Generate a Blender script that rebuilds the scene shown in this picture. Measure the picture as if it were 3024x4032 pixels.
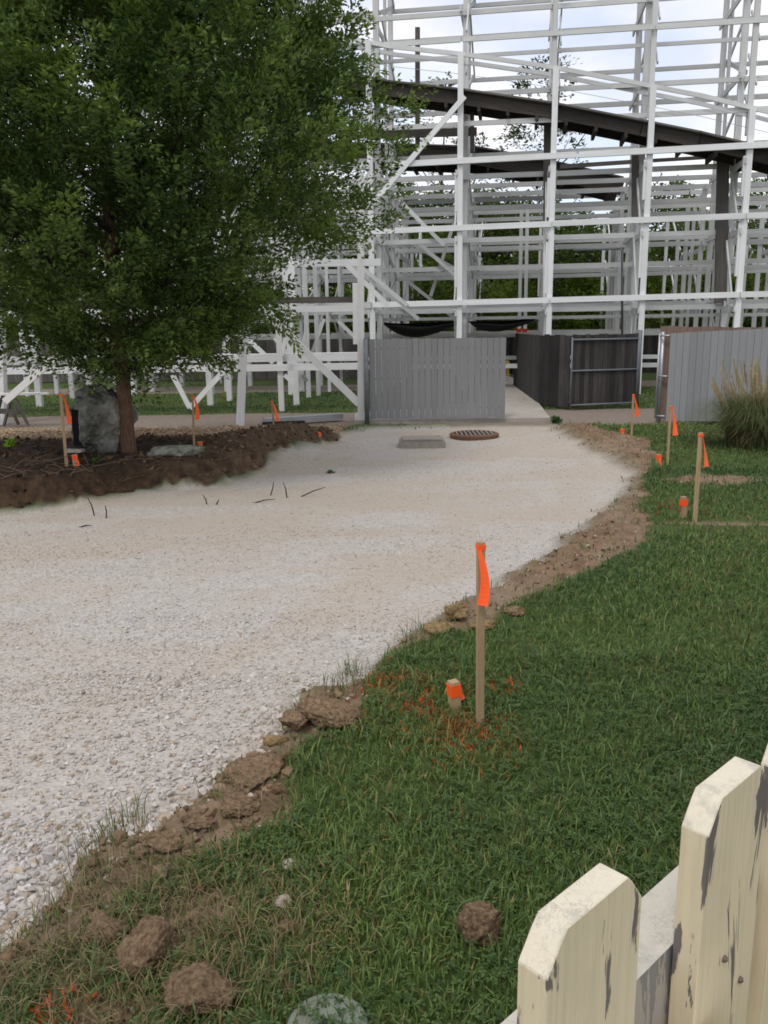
import bpy, bmesh, math, random
import numpy as np
from mathutils import Vector, Matrix

for o in list(bpy.data.objects):
    bpy.data.objects.remove(o, do_unlink=True)
random.seed(7)
RNG = np.random.default_rng(11)
scene = bpy.context.scene
COL = scene.collection

# ------------------------------------------------------------------ camera
W0, H0, FPX = 3024.0, 4032.0, 3290.0
CAM_H, PITCH, ROLL = 2.1, math.radians(12.45), math.radians(0.8)
r0 = np.array([1.0, 0, 0])
fw = np.array([0, math.cos(PITCH), -math.sin(PITCH)])
u0 = np.array([0, math.sin(PITCH), math.cos(PITCH)])
rt = math.cos(ROLL) * r0 - math.sin(ROLL) * u0
up = math.sin(ROLL) * r0 + math.cos(ROLL) * u0
cd = bpy.data.cameras.new('camera')
cd.sensor_fit = 'VERTICAL'
cd.sensor_height = 24.0
cd.lens = FPX / H0 * 24.0
cd.clip_start = 0.02
cd.clip_end = 2000
cam = bpy.data.objects.new('camera', cd)
COL.objects.link(cam)
m = Matrix.Identity(4)
for i in range(3):
    m[i][0], m[i][1], m[i][2] = rt[i], up[i], -fw[i]
m[2][3] = CAM_H
cam.matrix_world = m
scene.camera = cam

# ------------------------------------------------------------------ sky, sun, exposure
SUN_EL, SUN_AZ = math.radians(58), math.radians(205)   # azimuth clockwise from +Y
world = bpy.data.worlds.new('World')
scene.world = world
world.use_nodes = True
nt = world.node_tree
nt.nodes.clear()
wo = nt.nodes.new('ShaderNodeOutputWorld')
bg = nt.nodes.new('ShaderNodeBackground')
bg.inputs['Strength'].default_value = 0.1
sky = nt.nodes.new('ShaderNodeTexSky')
sky.sky_type = 'NISHITA'
sky.sun_disc = False
sky.sun_elevation = SUN_EL
sky.sun_rotation = SUN_AZ
tc = nt.nodes.new('ShaderNodeTexCoord')
sep = nt.nodes.new('ShaderNodeSeparateXYZ')
nt.links.new(tc.outputs['Generated'], sep.inputs[0])
ad = nt.nodes.new('ShaderNodeMath'); ad.operation = 'ADD'; ad.inputs[1].default_value = 0.22
nt.links.new(sep.outputs['Z'], ad.inputs[0])
mx = nt.nodes.new('ShaderNodeMath'); mx.operation = 'MAXIMUM'; mx.inputs[1].default_value = 0.12
nt.links.new(ad.outputs[0], mx.inputs[0])
cmb = nt.nodes.new('ShaderNodeCombineXYZ')
for ax in ('X', 'Y'):
    dv = nt.nodes.new('ShaderNodeMath'); dv.operation = 'DIVIDE'
    nt.links.new(sep.outputs[ax], dv.inputs[0]); nt.links.new(mx.outputs[0], dv.inputs[1])
    nt.links.new(dv.outputs[0], cmb.inputs[ax])
nz = nt.nodes.new('ShaderNodeTexNoise')
nz.inputs['Scale'].default_value = 2.6
nz.inputs['Detail'].default_value = 8
nz.inputs['Roughness'].default_value = 0.55
nz.inputs['Distortion'].default_value = 0.4
nt.links.new(cmb.outputs[0], nz.inputs['Vector'])
rp = nt.nodes.new('ShaderNodeValToRGB')
rp.color_ramp.elements[0].position = 0.36; rp.color_ramp.elements[0].color = (0.62, 0.62, 0.62, 1)
rp.color_ramp.elements[1].position = 0.62; rp.color_ramp.elements[1].color = (1, 1, 1, 1)
nt.links.new(nz.outputs['Fac'], rp.inputs[0])
nz2 = nt.nodes.new('ShaderNodeTexNoise')
nz2.inputs['Scale'].default_value = 1.3
nz2.inputs['Detail'].default_value = 5
nt.links.new(cmb.outputs[0], nz2.inputs['Vector'])
rp2 = nt.nodes.new('ShaderNodeValToRGB')
rp2.color_ramp.elements[0].position = 0.42; rp2.color_ramp.elements[0].color = (7.4, 7.6, 8.6, 1)
rp2.color_ramp.elements[1].position = 0.62; rp2.color_ramp.elements[1].color = (10.6, 10.1, 9.7, 1)
nt.links.new(nz2.outputs['Fac'], rp2.inputs[0])
skm = nt.nodes.new('ShaderNodeMix'); skm.data_type = 'RGBA'; skm.blend_type = 'MULTIPLY'
skm.inputs[0].default_value = 1.0
nt.links.new(sky.outputs[0], skm.inputs[6]); skm.inputs[7].default_value = (1.9, 1.9, 1.9, 1)
mixc = nt.nodes.new('ShaderNodeMix'); mixc.data_type = 'RGBA'
nt.links.new(rp.outputs[0], mixc.inputs[0])
nt.links.new(skm.outputs[2], mixc.inputs[6]); nt.links.new(rp2.outputs[0], mixc.inputs[7])
nt.links.new(mixc.outputs[2], bg.inputs['Color'])
nt.links.new(bg.outputs[0], wo.inputs[0])

sl = bpy.data.lights.new('sun', 'SUN')
sl.energy = 1.1
sl.angle = math.radians(14)
sl.color = (1.0, 0.96, 0.9)
sun = bpy.data.objects.new('sun', sl)
COL.objects.link(sun)
sd_ = Vector((math.sin(SUN_AZ) * math.cos(SUN_EL), math.cos(SUN_AZ) * math.cos(SUN_EL), math.sin(SUN_EL)))
sun.rotation_euler = (-sd_).to_track_quat('-Z', 'Y').to_euler()
sun.location = (0, 0, 40)
scene.view_settings.view_transform = 'Standard'
scene.view_settings.look = 'None'
scene.view_settings.gamma = 1.0
scene.view_settings.exposure = 0.24
scene.cycles.filter_width = 1.7
scene.cycles.max_bounces = 8
scene.cycles.transparent_max_bounces = 8

# ------------------------------------------------------------------ pixel -> world helpers (native photo pixels)
def ray(px, py):
    d = fw + rt * ((px - W0 / 2) / FPX) + up * ((H0 / 2 - py) / FPX)
    return d
def Pz(px, py, z=0.0):
    d = ray(px, py); t = (z - CAM_H) / d[2]
    return np.array([d[0] * t, d[1] * t, z])
def Py(px, py, y):
    d = ray(px, py); t = y / d[1]
    return np.array([d[0] * t, y, CAM_H + d[2] * t])
K = 3024 / 1659.0
def D(x, y):
    return (x * K, y * K)

# ------------------------------------------------------------------ numpy noise
def _hash(ix, iy, seed):
    n = (ix.astype(np.int64) * 374761393 + iy.astype(np.int64) * 668265263 + seed * 974711) & 0x7fffffff
    n = ((n ^ (n >> 13)) * 1274126177) & 0x7fffffff
    n = n ^ (n >> 16)
    return (n & 0xffff) / 65535.0
def vnoise(x, y, seed=0):
    x = np.asarray(x, float); y = np.asarray(y, float)
    ix = np.floor(x); iy = np.floor(y); fx = x - ix; fy = y - iy
    fx = fx * fx * (3 - 2 * fx); fy = fy * fy * (3 - 2 * fy)
    ix = ix.astype(np.int64); iy = iy.astype(np.int64)
    a = _hash(ix, iy, seed); b = _hash(ix + 1, iy, seed); c = _hash(ix, iy + 1, seed); d = _hash(ix + 1, iy + 1, seed)
    return (a * (1 - fx) + b * fx) * (1 - fy) + (c * (1 - fx) + d * fx) * fy
def fbm(x, y, sc, seed=0, octs=4):
    s = 0; a = 1.0; t = 0
    x = np.asarray(x, float) / sc; y = np.asarray(y, float) / sc
    for i in range(octs):
        s = s + a * (vnoise(x, y, seed + i * 17) - 0.5); t += a
        a *= 0.5; x = x * 2.03 + 3.1; y = y * 2.03 + 1.7
    return s / t * 2
def sstep(a, b, x):
    t = np.clip((np.asarray(x, float) - a) / (b - a), 0, 1)
    return t * t * (3 - 2 * t)
def sdpoly(x, y, poly):
    x = np.asarray(x, float); y = np.asarray(y, float)
    best = np.full(x.shape, 1e9); inside = np.zeros(x.shape, bool)
    n = len(poly)
    for i in range(n):
        ax, ay = poly[i]; bx, by = poly[(i + 1) % n]
        ex, ey = bx - ax, by - ay
        wx, wy = x - ax, y - ay
        t = np.clip((wx * ex + wy * ey) / (ex * ex + ey * ey + 1e-12), 0, 1)
        dd = (wx - ex * t) ** 2 + (wy - ey * t) ** 2
        best = np.minimum(best, dd)
        c = ((ay > y) != (by > y)) & (x < (bx - ax) * (y - ay) / ((by - ay) if by != ay else 1e-9) + ax)
        inside ^= c
    return np.where(inside, 1, -1) * np.sqrt(best)

def wpoly(pts, z=0.0):
    return [tuple(Pz(*D(a, b), z)[:2]) for a, b in pts]

right_edge = [(0, 2062), (95, 1995), (170, 1910), (215, 1852), (330, 1800), (370, 1760), (450, 1705), (520, 1645), (600, 1592),
              (632, 1545), (650, 1495), (770, 1462), (860, 1398), (950, 1330), (1040, 1285), (1150, 1225), (1250, 1150),
              (1330, 1098), (1368, 1050), (1368, 1010), (1330, 985), (1270, 958), (1215, 930)]
left_edge = [(0, 1102), (150, 1086), (300, 1058), (480, 1042), (560, 1014), (600, 988), (690, 962), (730, 950), (700, 938), (770, 925)]
GP = [(-6.5, 1.6), (-2.2, 1.72)] + wpoly(right_edge) + [(3.9, 18.2), (-0.35, 18.2)] + wpoly(left_edge[::-1]) + [(-8, 10.4), (-12, 10.0), (-14, 1.6)]
dirt_outer = [(-60, 2190), (60, 2110), (200, 2010), (330, 1900), (420, 1850), (560, 1805), (628, 1770), (618, 1660), (640, 1600), (780, 1565),
              (785, 1520), (770, 1478), (860, 1418), (900, 1398), (1060, 1362), (1085, 1315), (1200, 1272), (1330, 1222), (1400, 1160),
              (1405, 1090), (1395, 1030), (1430, 985), (1390, 952), (1310, 930), (1215, 912)]
DP = wpoly(dirt_outer) + wpoly([(1150, 960), (1250, 1040), (1100, 1150), (900, 1250), (700, 1400), (450, 1600), (200, 1750), (-60, 1950)])
BP = wpoly([(0, 1102), (150, 1086), (300, 1058), (480, 1042), (560, 1014), (600, 988), (680, 964), (725, 950)]) + [(-0.9, 17.3), (-0.6, 18.5), (-40, 18.5), (-40, 9.5), (-12, 10.0), (-8, 10.4)]
FA, FD_ = np.array([0.09, 0.36]), np.array([0.715, 0.699])     # picket fence line
FN = np.array([-FD_[1], FD_[0]])

LINE0, SMEAR = Pz(2790, 2072), Pz(2770, 1895)
def zones(x, y):
    n1 = fbm(x, y, 0.7, 3); n2 = fbm(x, y, 0.18, 9)
    amp = np.clip(np.asarray(y) / 8, 0.35, 1.2)
    g = sdpoly(x, y, GP) + (n1 * 0.10 + n2 * 0.06) * amp
    d = sdpoly(x, y, DP) + (n1 * 0.16 + n2 * 0.10) * amp
    b = sdpoly(x, y, BP) + n1 * 0.10 + n2 * 0.05
    du = np.hypot((np.asarray(x) + 0.92) / 0.80, (np.asarray(y) - 2.58) / 0.50)
    d = np.maximum(d, (0.62 - du) * 0.30 + n1 * 0.24 + n2 * 0.30 - 0.09)
    xa_, ya_ = np.asarray(x), np.asarray(y)
    ln_ = LINE0[1] - 0.10 * (xa_ - LINE0[0])
    d = np.maximum(d, np.where(xa_ > LINE0[0] - 0.45, 0.075 - np.abs(ya_ - ln_) + n2 * 0.07, -1.0))
    d = np.maximum(d, (1 - np.hypot((xa_ - SMEAR[0]) / 0.75, (ya_ - SMEAR[1]) / 0.55)) * 0.22 + n1 * 0.22 + n2 * 0.12 - 0.10)
    wb = sstep(-0.04, 0.04, b)
    bw = 0.04 + 0.016 * np.clip(np.asarray(y), 0, 18)
    wg = sstep(-bw, bw, g + bw * 0.6 * fbm(x, y, 0.3, 19)) * (1 - wb)
    wd = sstep(-0.06, 0.06, d) * (1 - wg) * (1 - wb)
    far = fbm(x, y, 1.6, 21) * 0.35
    chips = wb * sstep(13.9, 14.7, y + far * 1.2 - 2.2 * sstep(-3.2, -1.6, x))
    soil = wb - chips
    yy = y + far * 0.5
    xr = np.asarray(x)
    road_lo = np.where(xr < 1.5, 18.5, 17.7 + 0.0 * xr)
    inroad = sstep(-0.1, 0.1, yy - road_lo) * (1 - sstep(21.2, 21.45, yy)) * (1 - wb) * (1 - wg) * (1 - wd)
    strip = sstep(28.4, 28.9, yy) * (1 - sstep(31.6, 32.2, yy))
    beyond = sstep(31.6, 32.2, yy)
    road = np.clip(inroad + strip, 0, 1)
    lawn = np.clip(1 - wg - wd - wb - road, 0, 1)
    return dict(g=wg, d=wd, chips=chips, soil=soil, road=road, lawn=lawn, b=b, gd=g, dd=d, beyond=beyond)
def tan_map(x, y):
    n = fbm(np.asarray(x) * 0.55, np.asarray(y) * 1.5, 1.0, 205, 4)
    m_ = fbm((np.asarray(x) * 0.9 - np.asarray(y) * 0.35) * 1.1, (np.asarray(y) * 0.9 + np.asarray(x) * 0.3) * 0.33, 0.55, 215, 3)   # wheel and blade streaks along the path
    return np.clip(sstep(-0.15, 0.5, n + 0.12) * (0.22 + 0.70 * sstep(3.2, 9.0, y)) + 0.45 * sstep(0.0, 0.5, m_) + 0.20 * sstep(6, 11, y), 0, 1)
MT = Pz(*D(575, 952), 0.3)
MT2 = Pz(*D(640, 945), 0.2)
def height(x, y, z=None, fine=True):
    x = np.asarray(x, float); y = np.asarray(y, float)
    z = z or zones(x, y)
    h = fbm(x, y, 3.0, 40) * 0.02
    bank = 0.32 * sstep(-0.03, 0.34, z['b'] + 0.20 * fbm(x, y, 0.45, 88) + 0.08 * fbm(x, y, 0.15, 89)) * (1 - 0.85 * sstep(14.8, 18.3, y))
    for mp, a, s in ((MT, 0.20, 0.55), (MT2, 0.14, 0.40)):
        bank = bank + a * np.exp(-((x - mp[0]) ** 2 + (y - mp[1]) ** 2 * 0.5) / (s * s))
    h = h + bank
    h = h - 0.045 * z['g'] + z['g'] * fbm(x, y, 1.1, 55) * 0.018
    h = h + z['lawn'] * 0.03 * (1 - sstep(18, 20, y))
    berm = np.clip(z['dd'], 0, 0.25) / 0.25
    berm = berm * np.where(y < 2.9, 0.8, 1.0)
    h = h + z['d'] * berm * (0.055 + 0.075 * fbm(x, y, 0.35, 61) + 0.05 * fbm(x, y, 0.11, 67))
    if fine:
        h = h + z['soil'] * (fbm(x, y, 0.5, 71) * 0.06 + fbm(x, y, 0.16, 75) * 0.075)
        h = h + z['chips'] * fbm(x, y, 0.25, 79) * 0.03
        h = h + z['d'] * fbm(x, y, 0.06, 83) * 0.03
        h = h + z['lawn'] * fbm(x, y, 0.2, 85) * 0.012
    s = (x - FA[0]) * FN[0] + (y - FA[1]) * FN[1]
    h = h + 0.75 * (1 - sstep(0.12, 0.95, s)) * (1 - sstep(14, 18, np.hypot(x, y)))
    return h
def gz(x, y):
    return float(height(np.array([x]), np.array([y]))[0])
def G(px, py):
    z = 0.0
    for _ in range(6):
        p = Pz(px, py, z); z = 0.5 * z + 0.5 * gz(p[0], p[1])
    p = Pz(px, py, z); p[2] = gz(p[0], p[1])
    return p

# ------------------------------------------------------------------ mesh + object helpers
def mesh_np(name, V, F, smooth=False):
    V = np.asarray(V, np.float32).reshape(-1, 3); F = np.asarray(F, np.int32)
    me = bpy.data.meshes.new(name)
    nf, k = F.shape
    me.vertices.add(len(V)); me.vertices.foreach_set('co', V.ravel())
    me.loops.add(nf * k); me.loops.foreach_set('vertex_index', F.ravel())
    me.polygons.add(nf); me.polygons.foreach_set('loop_start', np.arange(0, nf * k, k, dtype=np.int32))
    me.polygons.foreach_set('use_smooth', np.full(nf, smooth))
    me.update(calc_edges=True)
    return me
def attr(me, name, arr, kind='FLOAT'):
    a = me.attributes.new(name, kind, 'POINT')
    a.data.foreach_set('color' if kind == 'FLOAT_COLOR' else 'value', np.asarray(arr, np.float32).ravel())
def link(name, data, mat=None, parent=None):
    o = bpy.data.objects.new(name, data)
    COL.objects.link(o)
    if mat is not None and data is not None and len(data.materials) == 0:
        data.materials.append(mat)
    if parent is not None:
        o.parent = parent
    return o
def tag(o, label=None, cat=None, group=None, kind=None):
    for k_, v in (('label', label), ('category', cat), ('group', group), ('kind', kind)):
        if v: o[k_] = v
    return o
def empty(name, loc, label, cat, group=None):
    o = bpy.data.objects.new(name, None)
    COL.objects.link(o); o.location = Vector(loc); o.empty_display_size = 0.1
    return tag(o, label, cat, group)
_cubes = {}
def cube_mesh(mat):
    if mat.name not in _cubes:
        v = [(x, y, z) for x in (-.5, .5) for y in (-.5, .5) for z in (-.5, .5)]
        f = [(0, 1, 3, 2), (4, 6, 7, 5), (0, 4, 5, 1), (2, 3, 7, 6), (0, 2, 6, 4), (1, 5, 7, 3)]
        me = bpy.data.meshes.new('timber'); me.from_pydata(v, [], f); me.materials.append(mat)
        _cubes[mat.name] = me
    return _cubes[mat.name]
def beam(name, p0, p1, w, h, mat, parent=None, side=None, mesh=None):
    """one straight timber from p0 to p1, w across (horizontal), h deep"""
    p0 = Vector(p0); p1 = Vector(p1); d = p1 - p0; L = d.length; d.normalize()
    s = Vector(side) if side is not None else d.cross(Vector((0, 0, 1)))
    if s.length < 1e-3: s = Vector((1, 0, 0))
    s = (s - d * s.dot(d)).normalized(); n = s.cross(d).normalized()
    o = bpy.data.objects.new(name, mesh or cube_mesh(mat)); COL.objects.link(o)
    M = Matrix.Identity(4); c = (p0 + p1) / 2
    for i in range(3):
        M[i][0], M[i][1], M[i][2], M[i][3] = d[i] * L, s[i] * w, n[i] * h, c[i]
    if parent is not None:
        o.parent = parent
        M = Matrix.Translation(-Vector(parent.location)) @ M
    o.matrix_local = M
    return o
def bm_obj(name, bm, mat, parent=None, loc=(0, 0, 0), smooth=False):
    me = bpy.data.meshes.new(name); bm.to_mesh(me); bm.free()
    if smooth:
        me.polygons.foreach_set('use_smooth', np.full(len(me.polygons), True))
    o = link(name, me, mat, parent); o.location = loc
    return o
def bm_box(bm, lo, hi, mat4=None):
    r = bmesh.ops.create_cube(bm, size=1)
    for v in r['verts']:
        v.co = Vector(((lo[i] + hi[i]) / 2 + v.co[i] * (hi[i] - lo[i]) for i in range(3)))
        if mat4 is not None: v.co = mat4 @ v.co
    return r['verts']
def bm_tube(bm, pts, rad, n=8, cap=True):
    pts = [Vector(p) for p in pts]; rings = []
    for i, p in enumerate(pts):
        a = pts[max(i - 1, 0)]; b = pts[min(i + 1, len(pts) - 1)]; t = (b - a).normalized()
        s = t.cross(Vector((0.13, 0.31, 1) if abs(t.z) < .9 else (1, .2, 0))).normalized(); q = t.cross(s)
        r = rad[i] if hasattr(rad, '__len__') else rad
        rings.append([bm.verts.new(p + (s * math.cos(2 * math.pi * k / n) + q * math.sin(2 * math.pi * k / n)) * r) for k in range(n)])
    for a, b in zip(rings, rings[1:]):
        for k in range(n):
            bm.faces.new((a[k], a[(k + 1) % n], b[(k + 1) % n], b[k]))
    if cap:
        bm.faces.new(rings[0][::-1]); bm.faces.new(rings[-1])
def pipe(name, pts, r, mat, parent=None, n=10):
    bm = bmesh.new(); off = Vector(parent.location) if parent is not None else Vector((0, 0, 0))
    bm_tube(bm, [Vector(p) - off for p in pts], r, n)
    return bm_obj(name, bm, mat, parent, smooth=True)

# ------------------------------------------------------------------ materials
class NT:
    def __init__(s, name, rough=0.8, spec=0.3):
        s.m = bpy.data.materials.new(name); s.m.use_nodes = True; s.t = s.m.node_tree
        s.b = s.t.nodes['Principled BSDF']; s.b.inputs['Roughness'].default_value = rough
        s.b.inputs['Specular IOR Level'].default_value = spec
        s.out = s.t.nodes['Material Output']
        s.pos = None
    def n(s, typ, **kw):
        nd = s.t.nodes.new(typ)
        for k_, v in kw.items(): setattr(nd, k_, v)
        return nd
    def l(s, a, b): s.t.links.new(a, b)
    def P(s):
        if s.pos is None: s.pos = s.n('ShaderNodeNewGeometry').outputs['Position']
        return s.pos
    def scaled(s, vec):
        mp = s.n('ShaderNodeMapping'); s.l(s.P(), mp.inputs[0]); mp.inputs['Scale'].default_value = vec
        return mp.outputs[0]
    def noise(s, scale, detail=4, rough=0.6, vec=None, out='Fac', dist=0):
        nd = s.n('ShaderNodeTexNoise'); nd.inputs['Scale'].default_value = scale; nd.inputs['Detail'].default_value = detail
        nd.inputs['Roughness'].default_value = rough; nd.inputs['Distortion'].default_value = dist
        s.l(vec if vec is not None else s.P(), nd.inputs['Vector'])
        return nd.outputs[out]
    def ramp(s, fac, stops):
        r = s.n('ShaderNodeValToRGB'); cr = r.color_ramp
        while len(cr.elements) < len(stops): cr.elements.new(0.5)
        for e, (p, c) in zip(cr.elements, stops):
            e.position = p; e.color = (c[0], c[1], c[2], 1) if hasattr(c, '__len__') else (c, c, c, 1)
        s.l(fac, r.inputs[0]); return r.outputs[0]
    def mix(s, fac, a, b, blend='MIX'):
        x = s.n('ShaderNodeMix', data_type='RGBA', blend_type=blend)
        for sock, v in ((x.inputs[0], fac), (x.inputs[6], a), (x.inputs[7], b)):
            if isinstance(v, (int, float)): sock.default_value = v
            elif isinstance(v, tuple): sock.default_value = (v[0], v[1], v[2], 1)
            else: s.l(v, sock)
        return x.outputs[2]
    def math(s, op, a, b=0.0):
        x = s.n('ShaderNodeMath', operation=op)
        for sock, v in ((x.inputs[0], a), (x.inputs[1], b)):
            if isinstance(v, (int, float)): sock.default_value = v
            else: s.l(v, sock)
        return x.outputs[0]
    def attr(s, name, out='Fac'):
        a = s.n('ShaderNodeAttribute'); a.attribute_name = name; return a.outputs[out]
    def rand(s): return s.n('ShaderNodeObjectInfo').outputs['Random']
    def bump(s, h, strength=0.5, dist=0.02):
        b = s.n('ShaderNodeBump'); b.inputs['Strength'].default_value = strength; b.inputs['Distance'].default_value = dist
        s.l(h, b.inputs['Height']); s.l(b.outputs[0], s.b.inputs['Normal'])
    def col(s, c):
        if isinstance(c, tuple): s.b.inputs['Base Color'].default_value = (*c, 1)
        else: s.l(c, s.b.inputs['Base Color'])
        return s

def wood_mat(name, base, dark, grain=0.35, rough=0.8, chip=None, chip_amt=0.0, var=0.12, streak=(14, 14, 0.9), local=True):
    """painted or bare timber: long streaks, tone differing from piece to piece, optional flaked paint"""
    a = NT(name, rough)
    if local:      # a beam's own axes: x runs along the timber
        tcn = a.n('ShaderNodeTexCoord'); mp = a.n('ShaderNodeMapping'); a.l(tcn.outputs['Object'], mp.inputs[0]); mp.inputs['Scale'].default_value = (1.1, 3.2, 3.2)
        cx = a.n('ShaderNodeCombineXYZ'); rn = a.math('MULTIPLY', a.rand(), 57.0)
        for i_ in range(3): a.l(rn, cx.inputs[i_])
        a.l(cx.outputs[0], mp.inputs['Location']); svec = mp.outputs[0]
    else: svec = a.scaled(streak)
    st = a.noise(3.0, 5, 0.65, svec)
    blot = a.noise(1.3, 3)
    c = a.mix(a.math('MULTIPLY', a.ramp(st, [(0.38, 0), (0.68, 1)]), grain), base, dark)
    c = a.mix(a.math('MULTIPLY', a.ramp(blot, [(0.45, 0), (0.75, 1)]), grain * 0.6), c, dark)
    if chip:
        f = a.ramp(a.noise(5.0, 6, 0.7, a.scaled((4, 4, 0.8))), [(0.66 - chip_amt, 0), (0.70 - chip_amt, 1)])
        c = a.mix(f, c, chip)
    mm = a.n('ShaderNodeMath', operation='MULTIPLY_ADD'); a.l(a.rand(), mm.inputs[0]); mm.inputs[1].default_value = -2 * var; mm.inputs[2].default_value = 1.0
    hsv = a.n('ShaderNodeHueSaturation'); a.l(c, hsv.inputs['Color']); a.l(mm.outputs[0], hsv.inputs['Value'])
    a.col(hsv.outputs[0]); a.bump(st, 0.25, 0.01)
    return a.m
def plain(name, c, rough=0.6, metal=0.0, noise=0.25, sc=6.0, spec=0.4):
    a = NT(name, rough, spec); a.b.inputs['Metallic'].default_value = metal
    nn = a.noise(sc, 5)
    a.col(a.mix(a.math('MULTIPLY', a.ramp(nn, [(0.35, 0), (0.7, 1)]), noise), c, tuple(v * 0.45 for v in c)))
    return a.m
WHITE = wood_mat('white_paint', (0.82, 0.83, 0.83), (0.50, 0.49, 0.46), 0.40, 0.6, (0.24, 0.21, 0.18), -0.03, 0.06, (6, 6, 0.7))
WHITE2 = wood_mat('aged_white_paint', (0.74, 0.75, 0.74), (0.42, 0.41, 0.39), 0.45, 0.7, (0.20, 0.18, 0.16), -0.02, 0.13, (6, 6, 0.7))
WEATHER = wood_mat('weathered_timber', (0.20, 0.18, 0.165), (0.085, 0.075, 0.068), 0.8, 0.9, None, 0, 0.2)
TRACKW = wood_mat('dark_track_timber', (0.075, 0.064, 0.056), (0.03, 0.026, 0.023), 0.8, 0.9, None, 0, 0.2)
GREYP = wood_mat('grey_paint', (0.245, 0.25, 0.255), (0.17, 0.175, 0.18), 0.4, 0.7, None, 0, 0.06)
GREYP2 = wood_mat('pale_grey_paint', (0.30, 0.305, 0.31), (0.215, 0.22, 0.225), 0.4, 0.7, None, 0, 0.07)
DARKF = wood_mat('dark_fence_timber', (0.088, 0.080, 0.076), (0.022, 0.020, 0.019), 0.9, 0.9, (0.17, 0.16, 0.15), -0.04, 0.32)
BROWNF = wood_mat('brown_fence_timber', (0.27, 0.19, 0.15), (0.15, 0.10, 0.075), 0.6, 0.9, None, 0, 0.15)
STAKEW = wood_mat('stake_timber', (0.50, 0.36, 0.21), (0.34, 0.23, 0.12), 0.5, 0.75, None, 0, 0.12, (30, 30, 2), False)
def cream_mat(name, base, worn, chip_pos):
    a = NT(name, 0.55, 0.35)
    st = a.noise(3.0, 5, 0.65, a.scaled((90, 90, 3)))
    c = a.mix(a.math('MULTIPLY', a.ramp(st, [(0.42, 0), (0.7, 1)]), 0.45), base, tuple(v * 0.72 for v in base))
    c = a.mix(a.math('MULTIPLY', a.ramp(a.noise(14, 4), [(0.5, 0), (0.75, 1)]), 0.35), c, tuple(v * 0.7 for v in base))
    f = a.ramp(a.noise(1.0, 5, 0.62, a.scaled((36, 36, 6)), dist=0.6), [(chip_pos, 0), (chip_pos + 0.018, 1)])
    # end grain on upward faces is crazed and stained
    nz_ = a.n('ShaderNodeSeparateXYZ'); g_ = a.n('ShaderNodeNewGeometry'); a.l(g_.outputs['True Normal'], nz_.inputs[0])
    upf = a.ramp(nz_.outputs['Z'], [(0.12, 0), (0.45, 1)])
    nl_ = a.math('ABSOLUTE', a.math('SUBTRACT', a.noise(110, 5, 0.6, dist=1.2), 0.5))
    cr = a.math('MULTIPLY', a.ramp(nl_, [(0.0, 1), (0.022, 0)]), a.ramp(a.noise(24, 4), [(0.44, 0), (0.58, 1)]))
    st2 = a.math('MULTIPLY', a.ramp(a.noise(45, 5, 0.7), [(0.5, 0), (0.68, 1)]), 0.55)
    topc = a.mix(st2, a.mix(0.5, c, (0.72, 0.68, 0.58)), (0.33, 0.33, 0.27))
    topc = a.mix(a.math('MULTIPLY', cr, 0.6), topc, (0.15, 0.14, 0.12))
    c = a.mix(f, c, worn)
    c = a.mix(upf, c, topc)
    a.col(c); a.bump(a.mix(f, st, (0, 0, 0)), 0.35, 0.002)
    return a.m
CREAM = cream_mat('cream_paint', (0.68, 0.58, 0.40), (0.150, 0.130, 0.12), 0.592)
STEEL = plain('galvanised_steel', (0.42, 0.44, 0.46), 0.45, 0.7, 0.3)
DSTEEL = plain('dull_steel', (0.17, 0.185, 0.20), 0.6, 0.35, 0.4)
BLACKC = plain('black_cloth_and_shade', (0.008, 0.008, 0.009), 0.85, 0, 0.2)
REDP = plain('red_paint', (0.55, 0.03, 0.02), 0.5)
ORANGE = NT('orange_ribbon', 0.45).col((1.0, 0.115, 0.02)).m
YELL = plain('yellow_paint', (0.5, 0.33, 0.03), 0.5)

# ------------------------------------------------------------------ ground: one sheet to the horizon, split by surface
xs = np.concatenate([[-600, -300, -150, -90, -60, -42, -32, -25, -20, -17, -15, -13, -11.5, -10.3, -9.6], np.arange(-9.2, 9.6, 0.045),
                     [9.9, 10.6, 11.6, 13, 15, 17, 20, 25, 32, 42, 60, 90, 150, 300, 600]])
ysl = [-600, -300, -150, -80, -40, -20, -10, -5, -3, -1.8, -1, -0.5]
y = -0.2
while y < 24:
    ysl.append(y); y += 0.04 if y < 1.5 else (0.03 if y < 6 else 0.03 + (y - 6) * 0.0045)
ysl += [24.4, 25, 26, 27, 27.5, 28, 28.3, 28.6, 28.9, 29.2, 29.6, 30.2, 31, 31.4, 31.8, 32.2, 32.6, 33, 35, 38, 42, 48, 56, 70, 100, 160, 300, 600]
ys = np.array(ysl)
XX, YY = np.meshgrid(xs, ys)
fx, fy = XX.ravel(), YY.ravel()
Z = zones(fx, fy)
HH = height(fx, fy, Z)
HH = np.where((np.abs(fx) > 60) | (fy > 60) | (fy < -20), 0.0, HH)
V = np.stack([fx, fy, HH], 1)
nx, ny = len(xs), len(ys)
idx = np.arange(nx * ny).reshape(ny, nx)
Q = np.stack([idx[:-1, :-1], idx[:-1, 1:], idx[1:, 1:], idx[1:, :-1]], -1).reshape(-1, 4)
wts = np.stack([Z['lawn'], Z['g'], Z['d'], Z['soil'], Z['chips'], Z['road']], 1)
zone = np.argmax(wts[Q].mean(1), 1)

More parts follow.
